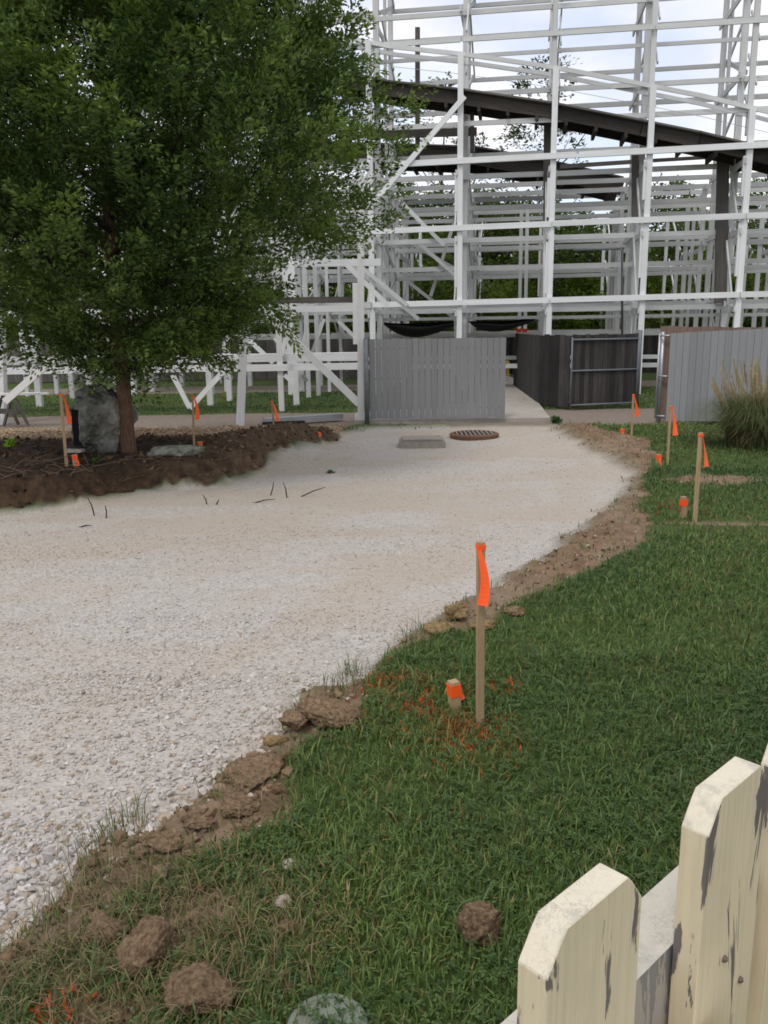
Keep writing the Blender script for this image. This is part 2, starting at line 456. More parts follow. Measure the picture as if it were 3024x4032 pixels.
a = NT('ground_surface', 0.95, 0.15)
big = a.noise(0.9, 4); mid = a.noise(7, 5, 0.65); fin = a.noise(45, 4, 0.7)
lawn = a.mix(a.ramp(mid, [(0.35, 0), (0.65, 1)]), (0.045, 0.070, 0.020), (0.075, 0.112, 0.032))
lawn = a.mix(a.math('MULTIPLY', a.ramp(big, [(0.5, 0), (0.7, 1)]), 0.6), lawn, (0.10, 0.085, 0.04))
vor = a.n('ShaderNodeTexVoronoi'); vor.inputs['Scale'].default_value = 34; a.l(a.P(), vor.inputs['Vector'])
vor2 = a.n('ShaderNodeTexVoronoi'); vor2.inputs['Scale'].default_value = 75; a.l(a.P(), vor2.inputs['Vector'])
gr = a.mix(vor.outputs['Color'], (0.40, 0.37, 0.335), (0.54, 0.505, 0.465))
gr = a.mix(a.math('MULTIPLY', a.attr('tan'), 0.72), gr, a.mix(mid, (0.40, 0.33, 0.255), (0.48, 0.42, 0.345)))
gr = a.mix(a.math('MULTIPLY', a.ramp(mid, [(0.55, 0), (0.8, 1)]), 0.5), gr, (0.30, 0.25, 0.20))
dirt = a.mix(a.ramp(mid, [(0.3, 0), (0.7, 1)]), (0.135, 0.085, 0.052), (0.27, 0.185, 0.118))
dirt = a.mix(a.math('MULTIPLY', a.ramp(fin, [(0.6, 0), (0.75, 1)]), 0.55), dirt, (0.40, 0.30, 0.21))
soil = a.mix(a.ramp(mid, [(0.35, 0), (0.7, 1)]), (0.022, 0.016, 0.012), (0.060, 0.038, 0.024))
bh = a.attr('bank')
soil = a.mix(bh, a.mix(a.ramp(mid, [(0.35, 0), (0.7, 1)]), (0.028, 0.018, 0.012), (0.085, 0.052, 0.03)), soil)
soil = a.mix(a.math('MULTIPLY', a.attr('brown'), 0.8), soil, a.mix(a.ramp(mid, [(0.35, 0), (0.7, 1)]), (0.07, 0.045, 0.028), (0.17, 0.115, 0.072)))
soil = a.mix(a.math('MULTIPLY', a.ramp(fin, [(0.62, 0), (0.72, 1)]), 0.35), soil, (0.16, 0.12, 0.09))
chips = a.mix(vor.outputs['Color'], (0.22, 0.15, 0.09), (0.44, 0.34, 0.22))
chips = a.mix(a.ramp(mid, [(0.5, 0), (0.75, 0.6)]), chips, (0.10, 0.065, 0.04))
dirt = a.mix(a.ramp(big, [(0.46, 0), (0.68, 0.6)]), dirt, a.mix(fin, (0.25, 0.185, 0.13), (0.40, 0.32, 0.245)))
road = a.mix(a.ramp(mid, [(0.35, 0), (0.7, 1)]), (0.19, 0.155, 0.125), (0.27, 0.225, 0.185))
c = lawn
for nm, cc in (('w_g', gr), ('w_d', dirt), ('w_soil', soil), ('w_chips', chips), ('w_road', road)):
    c = a.mix(a.attr(nm), c, cc)
a.col(c)
hgt = a.mix(a.attr('w_g'), fin, vor.outputs['Distance'])
a.bump(hgt, 0.7, 0.02)
GROUND = a.m
for zi, nm in enumerate(['lawn', 'gravel_path', 'dirt_edge_path', 'tree_bed_ground', 'wood_chip_ground', 'service_road']):
    f = Q[zone == zi]
    used, inv = np.unique(f.ravel(), return_inverse=True)
    me = mesh_np(nm, V[used], inv.reshape(-1, 4), True)
    for an, key in (('w_g', 'g'), ('w_d', 'd'), ('w_soil', 'soil'), ('w_chips', 'chips'), ('w_road', 'road')):
        attr(me, an, Z[key][used])
    attr(me, 'brown', sstep(-3.7, -2.1, fx[used] + 0.6 * fbm(fx[used], fy[used], 0.8, 93)))
    attr(me, 'tan', tan_map(fx[used], fy[used]))
    attr(me, 'bank', sstep(0.12, 0.42, Z['b'])[used])
    o = link(nm, me, GROUND); tag(o, kind='structure')

# concrete walk through the gate opening
slab_mat = NT('concrete', 0.9); slab_mat.col(slab_mat.mix(slab_mat.ramp(slab_mat.noise(4, 6), [(0.3, 0), (0.75, 1)]), (0.30, 0.27, 0.235), (0.42, 0.385, 0.335))); slab_mat.bump(slab_mat.noise(60, 3), 0.2, 0.005)
CONC = slab_mat.m
p1 = Pz(1395, 1672); p2 = Pz(2166, 1662); p3 = Pz(2085, 1552); p4 = Pz(2030, 1500); p5 = Pz(1965, 1478); p6 = Pz(1900, 1500); p7 = Pz(1880, 1600); p8 = Pz(1400, 1640)
bm = bmesh.new()
ring = [p1, p2, p3, p4, p5, p6, p7, p8]
tv = [bm.verts.new((p[0], p[1], 0.095)) for p in ring]; bv = [bm.verts.new((p[0], p[1], -0.2)) for p in ring]
bm.faces.new(tv)
for i in range(8): bm.faces.new((bv[i], bv[(i + 1) % 8], tv[(i + 1) % 8], tv[i]))
bmesh.ops.recalc_face_normals(bm, faces=bm.faces)
tag(bm_obj('concrete_path', bm, CONC), kind='structure')

# ------------------------------------------------------------------ scattering helpers
def rots(n, tilt=3.2):
    """random rotation matrices"""
    q = RNG.normal(size=(n, 4)); q /= np.linalg.norm(q, axis=1)[:, None]
    w, x, y, z = q.T
    return np.stack([1 - 2 * (y * y + z * z), 2 * (x * y - z * w), 2 * (x * z + y * w), 2 * (x * y + z * w), 1 - 2 * (x * x + z * z), 2 * (y * z - x * w),
                     2 * (x * z - y * w), 2 * (y * z + x * w), 1 - 2 * (x * x + y * y)], 1).reshape(n, 3, 3)
def hull(npts, seed):
    r = np.random.default_rng(seed); bm = bmesh.new()
    p = r.normal(size=(npts, 3)); p /= np.linalg.norm(p, axis=1)[:, None]
    p *= (1, 0.8, 0.62)
    for q in p: bm.verts.new(q)
    bmesh.ops.convex_hull(bm, input=bm.verts)
    bmesh.ops.triangulate(bm, faces=bm.faces)
    bmesh.ops.delete(bm, geom=[v for v in bm.verts if not v.link_faces], context='VERTS')
    bm.verts.index_update()
    v = np.array([v.co[:] for v in bm.verts]); f = np.array([[x.index for x in q.verts] for q in bm.faces]); bm.free()
    return v, f
def stones(pos, size, variants, tint):
    Vs, Fs, Ts = [], [], []; base = 0
    n = len(pos); pick = RNG.integers(0, len(variants), n)
    for k_, (bv_, bf_) in enumerate(variants):
        s = np.where(pick == k_)[0]
        if not len(s): continue
        R = rots(len(s))
        # keep the flat side mostly down
        ang = RNG.uniform(0, 6.283, len(s)); ca, sa = np.cos(ang), np.sin(ang); zz = np.zeros_like(ca); oo = np.ones_like(ca)
        Rz = np.stack([ca, -sa, zz, sa, ca, zz, zz, zz, oo], 1).reshape(-1, 3, 3)
        t = (RNG.uniform(0, 1, len(s)) < 0.55)[:, None, None]
        R = np.where(t, Rz, R)
        vv = np.einsum('nij,vj->nvi', R, bv_) * size[s][:, None, None] + pos[s][:, None, :]
        Vs.append(vv.reshape(-1, 3)); Fs.append((bf_[None] + (np.arange(len(s)) * len(bv_))[:, None, None] + base).reshape(-1, 3))
        Ts.append(np.repeat(tint[s], len(bv_), axis=0)); base += len(s) * len(bv_)
    return np.concatenate(Vs), np.concatenate(Fs), np.concatenate(Ts)
def inview(x, y, mrg=0.5):
    return np.abs(x) < 0.50 * y + mrg
def scatter(bands, mrg=0.5):
    X, Y = [], []
    for y0, y1, den in bands:
        wmax = 0.5 * y1 + mrg
        n = int(den * 2 * wmax * (y1 - y0))
        x = RNG.uniform(-wmax, wmax, n); yv = RNG.uniform(y0, y1, n); k_ = inview(x, yv, mrg)
        X.append(x[k_]); Y.append(yv[k_])
    return np.concatenate(X), np.concatenate(Y)

# ------------------------------------------------------------------ gravel stones
big_v = [hull(13, 100 + i) for i in range(10)]
small_v = [hull(8, 200 + i) for i in range(8)]
gm = NT('limestone', 0.9, 0.2)
gcol = gm.attr('col', 'Color')
gm.col(gm.mix(gm.math('MULTIPLY', gm.noise(60, 4), 0.45), gcol, gm.mix(1.0, gcol, (0.62, 0.58, 0.54), 'MULTIPLY')))
LIME = gm.m
def gravel_cols(n, tan=None):
    t = RNG.uniform(0, 1, n)[:, None]; w = (RNG.uniform(0, 1, n) < 0.12)[:, None]
    c = np.array([0.37, 0.35, 0.33]) * (1 - t) + np.array([0.63, 0.605, 0.575]) * t
    c = np.where(w, np.array([0.43, 0.35, 0.26]) * (0.7 + 0.5 * t), c)
    if tan is not None:
        c = c * (1 - 0.75 * tan[:, None]) + np.array([0.46, 0.395, 0.32]) * (0.8 + 0.4 * t) * 0.75 * tan[:, None]
    return np.concatenate([c, np.ones((n, 1))], 1)
X, Y = scatter([(1.7, 3.4, 2600), (3.4, 5.0, 1500)], 0.3)
k_ = zones(X, Y); keep = k_['g'] > 0.5
edge = np.clip(k_['gd'], 0, 1.2)[keep]
X, Y = X[keep], Y[keep]
coarse = fbm(X, Y, 0.8, 91)
size = RNG.gamma(3.2, 0.0021, len(X)) + 0.0045
size *= 0.86 + 1.25 * np.exp(-edge / 0.35) * (Y < 4.5) * np.clip(1.7 - Y / 3.6, 0, 1) + 0.35 * coarse
size = np.clip(size * np.where(RNG.uniform(0, 1, len(X)) < 0.05, 1.5, 1.0), 0.005, 0.044)
hz = height(X, Y)
V1, F1, T1 = stones(np.stack([X, Y, hz + size * RNG.uniform(0.05, 0.45, len(X))], 1), size, big_v, gravel_cols(len(X), tan_map(X, Y)))
me = mesh_np('gravel', V1, F1); attr(me, 'col', T1, 'FLOAT_COLOR')
tag(link('gravel', me, LIME), 'loose angular white limestone gravel spread over the path', 'gravel', kind='stuff')
X, Y = scatter([(4.6, 6.2, 1500), (6.2, 9, 650), (9, 14, 170), (14, 18, 50)], 0.3)
keep = zones(X, Y)['g'] > 0.5; X, Y = X[keep], Y[keep]
size = np.clip(RNG.gamma(4, 0.0015, len(X)) + 0.004, 0.004, 0.022) * (1 + 0.25 * fbm(X, Y, 0.8, 91))
V1, F1, T1 = stones(np.stack([X, Y, height(X, Y) + size * RNG.uniform(-0.1, 0.25, len(X))], 1), size, small_v, gravel_cols(len(X), tan_map(X, Y)))
me = mesh_np('fine_gravel', V1, F1); attr(me, 'col', T1, 'FLOAT_COLOR')
tag(link('fine_gravel', me, LIME), 'compacted fine pale gravel further along the curving path', 'gravel', kind='stuff')

# crumbs of soil along the cut edge and on the tree bed, wood chips behind
cm = NT('soil_crumbs', 0.95, 0.1); cm.col(cm.attr('col', 'Color'))
X, Y = scatter([(1.7, 4, 900), (4, 8, 380), (8, 17, 190)], 0.3)
zz = zones(X, Y); keep = zz['d'] > 0.4; X, Y = X[keep], Y[keep]
size = np.clip(RNG.gamma(1.6, 0.007, len(X)) + 0.003, 0.003, 0.05) * np.where(Y > 5, 0.62, 1.0)
t = RNG.uniform(0, 1, (len(X), 1)); cc = np.array([0.11, 0.068, 0.041]) * (1 - t) + np.array([0.28, 0.195, 0.125]) * t
cc = np.where((RNG.uniform(0, 1, (len(X), 1)) < 0.16) & (size[:, None] < 0.025), np.array([0.42, 0.37, 0.31]), cc)
V1, F1, T1 = stones(np.stack([X, Y, height(X, Y) + size * 0.3], 1), size, big_v, np.concatenate([cc, t * 0 + 1], 1))
me = mesh_np('dirt_crumbs', V1, F1); attr(me, 'col', T1, 'FLOAT_COLOR')
tag(link('dirt_crumbs', me, cm.m), 'brown crumbled dirt lying along the gravel path edge', 'dirt', kind='stuff')
X, Y = scatter([(9.5, 14, 130), (14, 18.4, 330)], 1.0)
zz = zones(X, Y); keep = (zz['chips'] + zz['soil'] > 0.5) & ((Y > 13.6) | (RNG.uniform(0, 1, len(X)) < 0.75)); X, Y = X[keep], Y[keep]
chip = zones(X, Y)['chips'] > 0.5
size = np.where(chip, RNG.uniform(0.012, 0.035, len(X)), np.clip(RNG.gamma(1.5, 0.012, len(X)), 0.006, 0.06))
t = RNG.uniform(0, 1, (len(X), 1))
cc = np.where(chip[:, None], np.array([0.22, 0.14, 0.08]) * (1 - t) + np.array([0.52, 0.41, 0.28]) * t, (np.array([0.02, 0.014, 0.01]) * (1 - t) + np.array([0.10, 0.065, 0.04]) * t) * (1 + 1.3 * sstep(-4.4, -2.4, X))[:, None])
V1, F1, T1 = stones(np.stack([X, Y, height(X, Y) + size * 0.25], 1), size, small_v, np.concatenate([cc, t * 0 + 1], 1))
me = mesh_np('mulch', V1, F1); attr(me, 'col', T1, 'FLOAT_COLOR')
tag(link('mulch', me, cm.m), 'wood chips and dark mulch strewn on the tree bed', 'mulch', kind='stuff')

# ------------------------------------------------------------------ grass
leaf_m = NT('grass_blade', 0.55, 0.25)
gc = leaf_m.attr('col', 'Color'); leaf_m.col(gc)
tr = leaf_m.n('ShaderNodeBsdfTranslucent'); leaf_m.l(gc, tr.inputs[0])
ms = leaf_m.n('ShaderNodeMixShader'); ms.inputs[0].default_value = 0.3
leaf_m.l(leaf_m.b.outputs[0], ms.inputs[1]); leaf_m.l(tr.outputs[0], ms.inputs[2]); leaf_m.l(ms.outputs[0], leaf_m.out.inputs[0])
GRASS = leaf_m.m
def blades(X, Y, Zg, hgt, wid, lean, col, azi=None):
    n = len(X); az = RNG.uniform(0, 6.283, n) if azi is None else azi
    dx, dy = np.cos(az), np.sin(az); sx, sy = -dy, dx
    tw = RNG.uniform(-0.7, 0.7, n); sx, sy = sx * np.cos(tw) - sy * np.sin(tw), sx * np.sin(tw) + sy * np.cos(tw)
    def pt(f, s, wf):
        o = lean * hgt * f ** 1.8; zf = f * np.sqrt(np.clip(1 - (lean * f * 0.8) ** 2, 0.05, 1))
        return np.stack([X + dx * o + sx * wid * wf * s, Y + dy * o + sy * wid * wf * s, Zg + hgt * zf], 1)
    P5 = np.stack([pt(0, -1, 0.8), pt(0, 1, 0.8), pt(0.55, -1, 1.0), pt(0.55, 1, 1.0), pt(1.0, 0, 0)], 1)
    F = np.array([[0, 1, 3], [0, 3, 2], [2, 3, 4]])
    FF = (F[None] + (np.arange(n) * 5)[:, None, None]).reshape(-1, 3)
    CC = np.repeat(np.concatenate([col, np.ones((n, 1))], 1), 5, axis=0)
    return P5.reshape(-1, 3), FF, CC
X, Y = scatter([(1.3, 3.2, 9000), (3.2, 5, 5200), (5, 8, 2600), (8, 12, 1150), (12, 18, 520), (18, 29, 200)], 0.3)
zz = zones(X, Y)
dug = sstep(0.55, 0.0, np.hypot((X + 0.9) / 0.95, (Y - 2.5) / 0.65) - 0.45)        # torn-up turf corner
patch = fbm(X, Y, 0.9, 131); patch2 = fbm(X, Y, 0.35, 137)
bareline = np.exp(-((Y - (Pz(2900, 2085)[1] + 0.12 * (X - 3.4))) / 0.10) ** 2) * (X > 2.6)
prob = zz['lawn'] * (0.75 + 0.5 * patch) * (1 - 0.35 * dug) * (1 - 0.9 * bareline) * np.where((X < -0.5) & (Y > 18), 0.8, 1) + zz['d'] * (0.05 + 0.22 * dug)
prob = prob * np.where((zz['b'] > -0.45) & (Y < 17.5), 0.0, 1.0)
keep = RNG.uniform(0, 1, len(X)) < prob; keep &= Y < 28.6
X, Y, dug, patch, patch2 = X[keep], Y[keep], dug[keep], patch[keep], patch2[keep]
n = len(X)
hgt = (RNG.gamma(5, 0.0078, n) + 0.016) * (1 + 0.3 * patch2)
wid = RNG.uniform(0.0013, 0.0027, n) * (1 + Y / 5)
lean = RNG.uniform(0.1, 1.0, n)
t = RNG.uniform(0, 1, (n, 1))
cc = np.array([0.045, 0.092, 0.026]) * (1 - t) + np.array([0.155, 0.232, 0.066]) * t
yel = (RNG.uniform(0, 1, n) < 0.055 + 0.35 * dug + 0.10 * np.clip(patch, 0, 1))[:, None]
cc = np.where(yel, np.array([0.24, 0.20, 0.095]) * (0.5 + 0.7 * t), cc)
big_p = fbm(X, Y, 1.9, 171)[:, None]
cc = cc * (1 + 0.25 * patch[:, None]) * (1 + np.clip(big_p, -0.5, 0.8) * np.array([0.85, 0.55, 0.35]))
pale = (RNG.uniform(0, 1, n) < 0.05)
cc[pale] = np.array([0.15, 0.21, 0.085]); hgt[pale] *= 1.35
# spray paint marks on the turf
spr = [(1785, 2830, .20), (1880, 2900, .20), (1500, 2710, .24), (1590, 2760, .2), (1690, 2730, .2), (240, 3975, .095), (2620, 1990, .30), (1990, 2700, .1)]
for px, py, rad in spr:
    c0 = Pz(px, py, 0.05); dd = np.hypot(X - c0[0], (Y - c0[1]) * 0.8)
    hit = (RNG.uniform(0, 1, n) < 0.40 * np.exp(-(dd / rad) ** 2) * (vnoise(X * 16, Y * 16, 5) > 0.55)) if rad > .1 else (RNG.uniform(0, 1, n) < 0.95 * (dd < rad) * (vnoise(X * 26, Y * 34, 8) > 0.45))
    hgt[hit] *= 0.62; wid[hit] *= 1.5
    mist = (0.5 * np.exp(-(dd / rad) ** 2) * sstep(0.35, 0.8, vnoise(X * 9, Y * 9, 6)))[:, None] * (0.10 < rad < .3)
    cc = cc * (1 - mist) + np.array([0.42, 0.10, 0.03]) * mist
    cc[hit] = np.array([0.72, 0.12, 0.03]) if rad < .3 else np.array([0.45, 0.09, 0.03])
V1, F1, C1 = blades(X, Y, height(X, Y) - 0.004, hgt, wid, lean, cc)
me = mesh_np('grass', V1, F1); attr(me, 'col', C1, 'FLOAT_COLOR')
tag(link('grass', me, GRASS), 'short green lawn grass beside the gravel path', 'grass', kind='stuff')
# dry straw lying on the torn-up corner and the cut edge
X, Y = scatter([(1.6, 3.6, 2600), (3.6, 6, 500)], 0.2)
zz = zones(X, Y); dug = sstep(0.6, 0.0, np.hypot((X + 0.9) / 0.95, (Y - 2.5) / 0.65) - 0.40)
keep = RNG.uniform(0, 1, len(X)) < (dug * (1 - zz['g']) * 0.75 + zz['d'] * (0.08 + 0.5 * dug)); X, Y = X[keep], Y[keep]; n = len(X)
t = RNG.uniform(0, 1, (n, 1)); cc = np.array([0.13, 0.095, 0.05]) * (1 - t) + np.array([0.36, 0.29, 0.155]) * t
V1, F1, C1 = blades(X, Y, height(X, Y) + RNG.uniform(0, 0.03, n), RNG.uniform(0.05, 0.13, n), RNG.uniform(0.0008, 0.0017, n), RNG.uniform(1.0, 1.24, n), cc)
me = mesh_np('dry_grass', V1, F1); attr(me, 'col', C1, 'FLOAT_COLOR')
tag(link('dry_grass', me, GRASS), 'dry straw-coloured grass lying on the torn-up turf corner', 'grass', kind='stuff')
# clover and broad weeds
X, Y = scatter([(1.3, 3.2, 2600), (3.2, 5, 1700), (5, 7.5, 750)], 0.3)
zz = zones(X, Y); dug = sstep(0.55, 0.0, np.hypot((X + 0.9) / 0.95, (Y - 2.5) / 0.65) - 0.45)
pt_ = fbm(X, Y, 0.7, 151)
keep = RNG.uniform(0, 1, len(X)) < zz['lawn'] * np.clip(0.55 + 1.1 * pt_, 0.05, 1) * (1 - 0.7 * dug); X, Y = X[keep], Y[keep]; n = len(X)
zc = height(X, Y) + RNG.uniform(0.02, 0.06, n); az = RNG.uniform(0, 6.283, n); ls = RNG.uniform(0.006, 0.0125, n)
Vs, Fs = [], []
for k3 in range(3):
    a3 = az + k3 * 2.094; dx, dy = np.cos(a3), np.sin(a3); tl = RNG.uniform(-0.35, 0.35, n)
    def q(f, s): return np.stack([X + (dx * f - dy * s) * ls, Y + (dy * f + dx * s) * ls, zc + tl * f * ls + abs(s) * ls * 0.35], 1)
    Vs.append(np.stack([q(0.05, 0), q(1.0, -0.6), q(1.7, 0), q(1.0, 0.6)], 1).reshape(-1, 3))
    Fs.append(np.arange(n * 4).reshape(-1, 4) + k3 * n * 4)
t = RNG.uniform(0, 1, (n, 1)); cc = np.array([0.036, 0.082, 0.026]) * (1 - t) + np.array([0.115, 0.18, 0.055]) * t
C1 = np.tile(np.repeat(np.concatenate([cc, np.ones((n, 1))], 1), 4, axis=0), (3, 1))
me = mesh_np('clover_grass', np.concatenate(Vs), np.concatenate(Fs)); attr(me, 'col', C1, 'FLOAT_COLOR')
tag(link('clover_grass', me, GRASS), 'dark green clover leaves growing through the lawn grass', 'clover', kind='stuff')

# ------------------------------------------------------------------ roller coaster trestle (main structure behind the fences)
C0, CB = np.array([-0.27, 27.1]), np.array([2.70, -0.43])
CN = np.array([0.157, 0.987])
def jit(s=0.004): return random.uniform(-s, s)
def cpt(k, off, z):
    p = C0 + CB * k + CN * off
    return np.array([p[0], p[1], z])
coaster = empty('roller_coaster', (C0[0], C0[1], 0), 'tall white painted timber roller coaster trestle rising behind the grey fences', 'roller coaster')
KS = list(range(-3, 7))
front = Vector((*CB, 0)).normalized(); back = Vector((*CN, 0))
# height of the dark track above each bent, read from the photograph
trk_px = [(500, 128), (640, 145), (760, 165), (844, 182), (1004, 200), (1192, 228), (1386, 266), (1511, 291), (1659, 327), (1780, 360)]
def on_facade(px, py, off):
    """point of the pixel's ray on the vertical plane of the row at this offset"""
    d = ray(px, py); o3 = np.array([0, 0, CAM_H]); p = np.array([*(C0 + CN * off), 0]); nn = np.array([*CN, 0])
    t = np.dot(p - o3, nn) / np.dot(d, nn)
    return o3 + d * t
trk = [on_facade(*D(*q), -0.12) for q in trk_px]
def along(p): return (p[0] - C0[0]) * CB[0] / np.dot(CB, CB) + (p[1] - C0[1]) * CB[1] / np.dot(CB, CB)
tk = np.array([along(p) for p in trk]); tz = np.array([p[2] for p in trk])
def track_z(k): return float(np.interp(k, tk, tz))
levels = [2.80, 5.0, 6.9, 9.3, 11.6, 13.9, 16.2]
lowlev = levels[:3]
for k in KS:
    zt = track_z(k)
    # front row: heavy post below the track, slimmer one up to the handrail
    b0 = cpt(k, jit(), 0); g0 = 0.0
    beam('post', (*b0[:2], g0), (*cpt(k, 0, 0)[:2], zt + 1.05), 0.17, 0.165, WHITE, coaster, back)
    if k not in (0,):
        z0 = random.uniform(2.9, 3.6)
        beam('splice_plate', cpt(k - 0.045, -0.02, z0), cpt(k - 0.045, -0.02, z0 + 1.5), 0.13, 0.07, WHITE, coaster, back)
        beam('splice_plate', cpt(k - 0.045, -0.02, z0 + 2.2), cpt(k - 0.045, -0.02, z0 + 3.3), 0.13, 0.07, WHITE, coaster, back)
    for off, top, mt, w in ((0.34, 18, WHITE2, 0.14), (1.5, 18, WHITE2, 0.17), (4.3, 18, WHITE2, 0.15), (2.6, 6.2, WHITE2, 0.11), (3.2, 18, WHITE2, 0.09), (7.3, 6.4, WHITE2, 0.10), (10.6, 5.6, WHITE2, 0.12), (13.2, 6.4, WHITE2, 0.12), (6.0, 6.9, WHITE2, 0.14), (8.7, 6.6, WHITE2, 0.14)):
        if off == 0.34 and k < 2: continue
        if k < 0 and off not in (1.5, 4.3, 8.7): continue
        p = cpt(k + jit(0.02), off + jit(0.05), 0)
        z0 = 0 if off != 0.34 else zt + 0.4
        beam('post', (p[0], p[1], z0), (p[0] + jit(0.03), p[1], top), w, w * 1.05, mt, coaster, back)
    # bent bracing: cross beams and zigzag diagonals
    for i, z in enumerate(levels):
        beam('cross_beam', cpt(k - 0.035, 1.2, z - 0.12), cpt(k - 0.035, 4.6, z - 0.12 + jit(0.02)), 0.05, 0.17, WHITE2, coaster)
        if i < 3:
            beam('cross_beam', cpt(k - 0.04, -0.15, z - 0.31), cpt(k - 0.04, 1.35, z - 0.31), 0.05, 0.16, WHITE2, coaster)
            beam('cross_beam', cpt(k + 0.035, 5.7, z - 0.3), cpt(k + 0.035, 9.0, z - 0.3), 0.05, 0.16, WHITE2, coaster)
        zn = levels[i + 1] - 0.15 if i + 1 < len(levels) else 18
        zm = (z + zn) / 2
        beam('brace', cpt(k + 0.045, 1.5, z), cpt(k + 0.045, 4.3, zm), 0.045, 0.13, WHITE2, coaster)
        beam('brace', cpt(k + 0.065, 4.3, zm), cpt(k + 0.065, 1.5, zn), 0.045, 0.13, WHITE2, coaster)
        if i < 2 and k >= 0:
            beam('brace', cpt(k + 0.05, 10.6, z), cpt(k + 0.05, 13.2, zn), 0.045, 0.11, WHITE2, coaster)
            beam('brace', cpt(k + 0.08, 13.2, z - 2.2), cpt(k + 0.08, 10.6, z - 0.1), 0.045, 0.11, WHITE2, coaster)
        if i < 2:
            beam('brace', cpt(k + 0.05, 6.0, z), cpt(k + 0.05, 8.7, zn), 0.045, 0.13, WHITE2, coaster)
            beam('brace', cpt(k - 0.06, 0.1, z), cpt(k - 0.06, 1.5, zn), 0.045, 0.12, WHITE2, coaster)
    if k >= 1:
        for z_ in np.arange(track_z(k) + 0.6, 17, 1.15):
            beam('brace', cpt(k + 0.05, 0.34, z_), cpt(k + 0.05, 1.5, z_ + 1.1), 0.04, 0.09, WHITE2, coaster)
    beam('brace', cpt(k + 0.05, 1.5, 0.3), cpt(k + 0.05, 4.3, 2.6), 0.045, 0.13, WHITE2, coaster)
    beam('brace', cpt(k + 0.05, 8.7, 0.3), cpt(k + 0.05, 6.0, 2.6), 0.045, 0.13, WHITE2, coaster)
    beam('brace', cpt(k - 0.06, 1.45, 0.3), cpt(k - 0.06, 0.1, 2.6), 0.045, 0.12, WHITE, coaster)
def ledger_run(off, z, k0, k1, w, h, mat, step=2, slope=0.0, dz=0.0):
    k = k0
    while k < k1:
        e = min(k + step, k1)
        beam('ledger', cpt(k + 0.01, off + jit(), z + slope * k + dz + jit(0.012)), cpt(e - 0.01, off + jit(), z + slope * e + dz + jit(0.012)), w, h, mat, coaster)
        k = e
SL = 0.022     # the ledgers climb slightly to one end
for i, z in enumerate(lowlev):
    ledger_run(-0.125, z, 0 if i < 2 else 0.25, 6.1, 0.09, 0.165, WHITE, 2, SL)
    ledger_run(-0.125, z, -5, 0, 0.09, 0.19, WHITE2, 2, SL)
    ledger_run(1.37, z - 0.2, -4, 6.1, 0.07, 0.15, WHITE2, 2)
    ledger_run(5.88, z - 0.1, -4, 6.1, 0.07, 0.16, WHITE2, 2)
    ledger_run(13.1, z - 0.4, 0, 6.1, 0.06, 0.13, WHITE2, 3)
    ledger_run(8.58, z + 0.1, -4, 6.1, 0.07, 0.16, WHITE2, 2)
    ledger_run(6.12, z - 0.95, -4, 6.1, 0.06, 0.14, WHITE2, 3)
    ledger_run(2.46, z - 1.0, -4, 6.1, 0.06, 0.15, WHITE2, 3)
for i, z in enumerate(levels):
    ledger_run(4.18, z - 0.05, -4, 6.1, 0.07, 0.15, WHITE2, 2)
    if i >= 3:
        ledger_run(1.37, z - 0.2, -4, 6.1, 0.06, 0.14, WHITE2, 2)
        ledger_run(1.64, z + 0.95, -1, 6.1, 0.05, 0.11, WHITE2, 2)
        ledger_run(0.22, z - 1.3, -1, 6.1, 0.06, 0.14, WHITE2, 2)
    ledger_run(4.44, z + 1.0, -4, 6.1, 0.06, 0.13, WHITE2, 3)
# catwalk beams low behind the dark fence
ledger_run(1.85, 2.35, -4, 6.1, 0.5, 0.10, WHITE2, 2)
ledger_run(2.05, 1.05, -4, 6.1, 0.35, 0.12, WHITE2, 2)
ledger_run(1.62, 0.80, -4, 6.1, 0.08, 0.14, WHITE2, 2)
# longitudinal diagonals seen in the photograph
def pbrace(a, b, off, mat=WHITE, w=0.06, h=0.15, name='brace'):
    return beam(name, on_facade(*D(*a), off), on_facade(*D(*b), off), w, h, mat, coaster, back)
pbrace((1004, 208), (805, 440), -0.20)
for a_, b_, o_ in (((845, 500), (990, 585), 4.05), ((900, 520), (1000, 610), 2.3), ((870, 440), (960, 530), 1.2), ((1005, 405), (930, 640), 4.6), ((820, 560), (985, 690), 5.6),
                   ((745, 560), (905, 690), 1.25), ((760, 560), (880, 660), -0.2)):
    pbrace(a_, b_, o_, WHITE2, 0.05, 0.12)
# weathered members under and beside the dark track
for a_, b_, o_, w_ in (((902, 60), (902, 345), 1.9, .14), ((1182, 268), (1180, 480), 1.25, .2), ((1372, 325), (1372, 470), 1.25, .2), ((1562, 335), (1556, 655), 1.3, .34),
                       ((1020, 245), (1020, 330), 1.2, .12)):
    pbrace(a_, b_, o_, WEATHER, 0.15, w_, 'post')
for a_, b_, o_, w_ in (((800, 292), (1030, 284), 1.7, .24), ((1210, 360), (1390, 348), 2.4, .12), ((1390, 348), (1560, 338), 2.4, .1)):
    pbrace(a_, b_, o_, WEATHER, 0.08, w_, 'ledger')
# conduit frame
q = [on_facade(2258, 985, 1.0), on_facade(2440, 978, 1.0), on_facade(2450, 988, 1.0), on_facade(2450, 1330, 1.0)]
pipe('conduit', q, 0.035, DSTEEL, coaster)
# red wrapped pads on two rear posts
for px in (2043, 2066):
    t_, b_ = on_facade(px, 1294, 4.2), on_facade(px, 1338, 4.2)
    beam('post_pad', t_, b_, 0.17, 0.17, REDP, coaster, back)
    beam('post', (t_[0] + .01, t_[1] + .005, 6.0), (b_[0] + .01, b_[1] + .005, 0), 0.12, 0.12, WHITE2, coaster, back)

